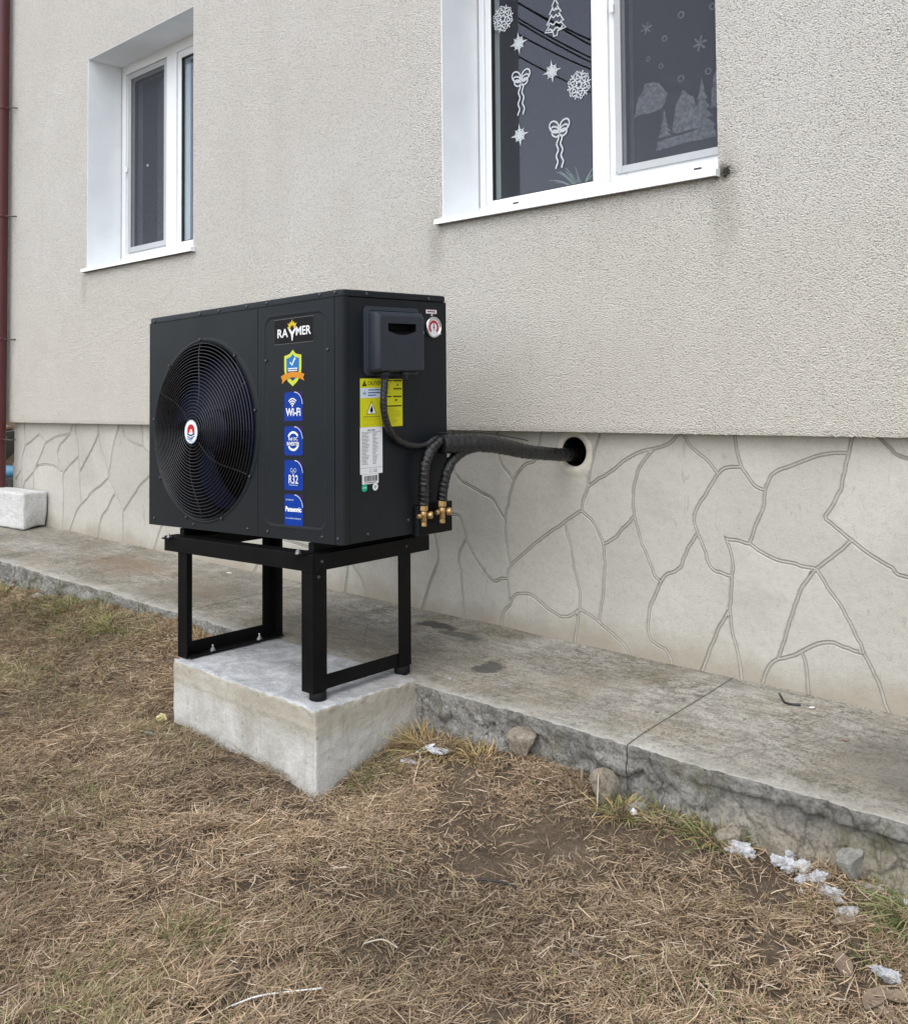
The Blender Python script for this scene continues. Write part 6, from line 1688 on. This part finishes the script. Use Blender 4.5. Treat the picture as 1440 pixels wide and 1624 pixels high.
def lawn_layer(name_n, seed, kind):
    r = np.random.default_rng(seed + 100)
    x, y = lawn(name_n, (-3.2, 3.0, -2.65, -.70), seed=seed, keepbare=1.0 if kind == 0 else .88)
    n = len(x); z = ground_z(x, y)
    flow = 2.6 * _n(x, y, 3.2, 41) + 2.2 * _n(x, y, 11, 42) + .35
    g = green_amount(x, y); isg = r.uniform(0, 1, n) < g
    if kind == 0:          # long matted straw
        comb = np.clip((-(y + 1.25) - .35 * x + .5) / .5, 0, 1); yaw = flow + r.normal(0, 1, n) * (1.8 - .8 * comb); pitch = r.normal(.13, .22, n)
        length = (r.gamma(5, .0042, n) + .008) * (.85 + .30 * comb); width = r.uniform(.0011, .0025, n); h = r.uniform(-.002, .016, n)
    else:                  # short broken litter
        yaw = r.uniform(0, 6.28, n); pitch = r.normal(.05, .25, n)
        length = r.gamma(4, .0062, n) + .006; width = r.uniform(.0012, .0026, n); h = r.uniform(0, .010, n)
    pitch = np.where(isg, r.normal(.65, .35, n), pitch); length = np.where(isg, length * 1.15, length)
    bend = (r.normal(0, .45, n), r.normal(0, .45, n), r.normal(-.08, .24, n))
    ci = r.choice(len(STRAW), n, p=[.20, .19, .15, .14, .12, .12, .08]); z = z + .010 * np.clip(_n(x, y, 24, 32) * 2 + .3, 0, 1); cols = STRAW[ci] * r.uniform(.6, 1.2, n)[:, None]
    tone = 1 + .55 * _n(x, y, 5, 51); cols = cols * np.clip(tone, .62, 1.25)[:, None]
    gc = GREEN[r.choice(4, n)] * r.uniform(.75, 1.2, n)[:, None]; cols = np.where(isg[:, None], gc, cols)
    return x, y, z + h, yaw, pitch, length, width, bend, cols, r.uniform(-.9, .9, n)
def stalks(n, seed):
    r = np.random.default_rng(seed)
    x, y = lawn(n, (-3.0, 3.0, -2.65, -.72), seed=seed, keepbare=.8); n = len(x); z = ground_z(x, y) + r.uniform(.010, .022, n)
    cols = np.array([(.50, .43, .33), (.58, .50, .39), (.44, .36, .26), (.38, .30, .21)])[r.integers(0, 4, n)] * r.uniform(.8, 1.12, n)[:, None]
    return x, y, z, r.uniform(0, 6.28, n), r.normal(.05, .15, n), r.uniform(.02, .06, n), r.uniform(.0014, .0026, n), (r.normal(0, .4, n), r.normal(0, .4, n), r.normal(-.05, .15, n)), cols, r.uniform(-.5, .5, n)
parts_ = [stalks(9000, 9), lawn_layer(760000, 1, 0), lawn_layer(420000, 2, 1)]
cat_ = []
for i in range(10):
    if i == 7: cat_.append(tuple(np.concatenate([p[7][k] for p in parts_]) for k in range(3)))
    else: cat_.append(np.concatenate([p[i] for p in parts_]))
go = blade_mesh('dry_grass', *cat_); go['kind'] = 'stuff'
print('blades', len(cat_[0]))

def tuft(name, lab, x, y, z, n, length, spread, cols, seed, tilt=(.35, 1.25), lean=(0, 0), w=(.002, .004), group='grass tufts'):
    r = np.random.default_rng(seed)
    a = r.uniform(0, 6.28, n); rr = spread * np.sqrt(r.uniform(0, 1, n))
    px = x + rr * np.cos(a); py = y + rr * np.sin(a) * .7; pz_ = np.full(n, z) - .005
    yaw = a + r.normal(0, .6, n); pitch = r.uniform(tilt[0], tilt[1], n); L = length * r.uniform(.5, 1.1, n)
    bend = (np.cos(yaw) * .25 + lean[0], np.sin(yaw) * .25 + lean[1], -r.uniform(.15, .6, n))
    c = np.array(cols)[r.choice(len(cols), n)] * r.uniform(.7, 1.15, n)[:, None]
    o = blade_mesh(name, px, py, pz_, yaw, pitch, L, r.uniform(w[0], w[1], n), bend, c, r.uniform(-.6, .6, n))
    return tag(recentre(o), lab, 'grass tuft', group)
DRY = [(.46, .33, .16), (.38, .26, .12), (.52, .40, .23), (.30, .20, .09), (.24, .22, .08)]
GRN = [(.15, .20, .06), (.21, .25, .10), (.11, .15, .045), (.33, .30, .15)]
tuft('grass_tuft', 'golden dry grass tuft between the pedestal side and the path edge', .985, -.775, -.205, 420, .135, .095, DRY, 1, lean=(.0, -.12))
tuft('grass_tuft', 'brown dry grass tuft against the path behind the left stand leg', -.36, -.775, -.10, 260, .11, .07, DRY, 2)
tuft('grass_tuft', 'long green grass tuft at the right edge by the plaster strips', 2.535, -.775, gz(2.535, -.775), 170, .11, .04, GRN, 3, tilt=(.15, 1.0), lean=(-.15, -.1))
tuft('grass_tuft', 'small bright green tuft in the dry lawn at bottom left', 1.29, -1.93, gz(1.29, -1.93), 40, .045, .022, GRN, 4, w=(.0014, .0028))
tuft('grass_tuft', 'green tuft under the path edge left of the lone plaster lump', 2.03, -.765, gz(2.03, -.765), 170, .10, .055, GRN + DRY[:2], 5)
tuft('grass_tuft', 'green tuft at the foot of the pointed stone below the slab joint', 1.735, -.775, gz(1.735, -.775), 150, .09, .055, GRN + DRY[:2], 6)
tuft('grass_tuft', 'wispy green tuft under the path edge right of the slab joint', 1.88, -.755, gz(1.88, -.755), 130, .09, .06, GRN + DRY[:3], 7)
tuft('grass_tuft', 'green tuft by the broken path edge above the far left lawn', -1.45, -.80, gz(-1.45, -.80), 240, .10, .13, GRN + DRY[:2], 8)
tuft('grass_tuft', 'green tuft in the lawn left of the stand under the path', -.95, -.86, gz(-.95, -.86), 240, .10, .12, GRN + DRY[:2], 9)
tuft('grass_tuft', 'dry tuft under the path edge beside the pale angular stone', 1.20, -.775, gz(1.20, -.775), 150, .085, .06, DRY, 10)
tuft('grass_tuft', 'sparse green tuft by the front right foot of the pedestal', .93, -1.02, gz(.93, -1.02), 110, .06, .05, GRN + DRY[:2], 11, w=(.0014, .0028))
tuft('grass_tuft', 'tuft growing at the far left end of the path edge', -2.25, -.80, gz(-2.25, -.80), 220, .11, .13, GRN + DRY, 12)
tuft('grass_tuft', 'little pale green tuft among dead leaves at lower right', 2.50, -.945, gz(2.50, -.945), 50, .06, .02, GRN, 13, w=(.002, .004))
tuft('grass_tuft', 'dry fringe of grass along the pedestal front', .30, -1.178, gz(.30, -1.178), 160, .05, .14, DRY, 14, w=(.0014, .0026))
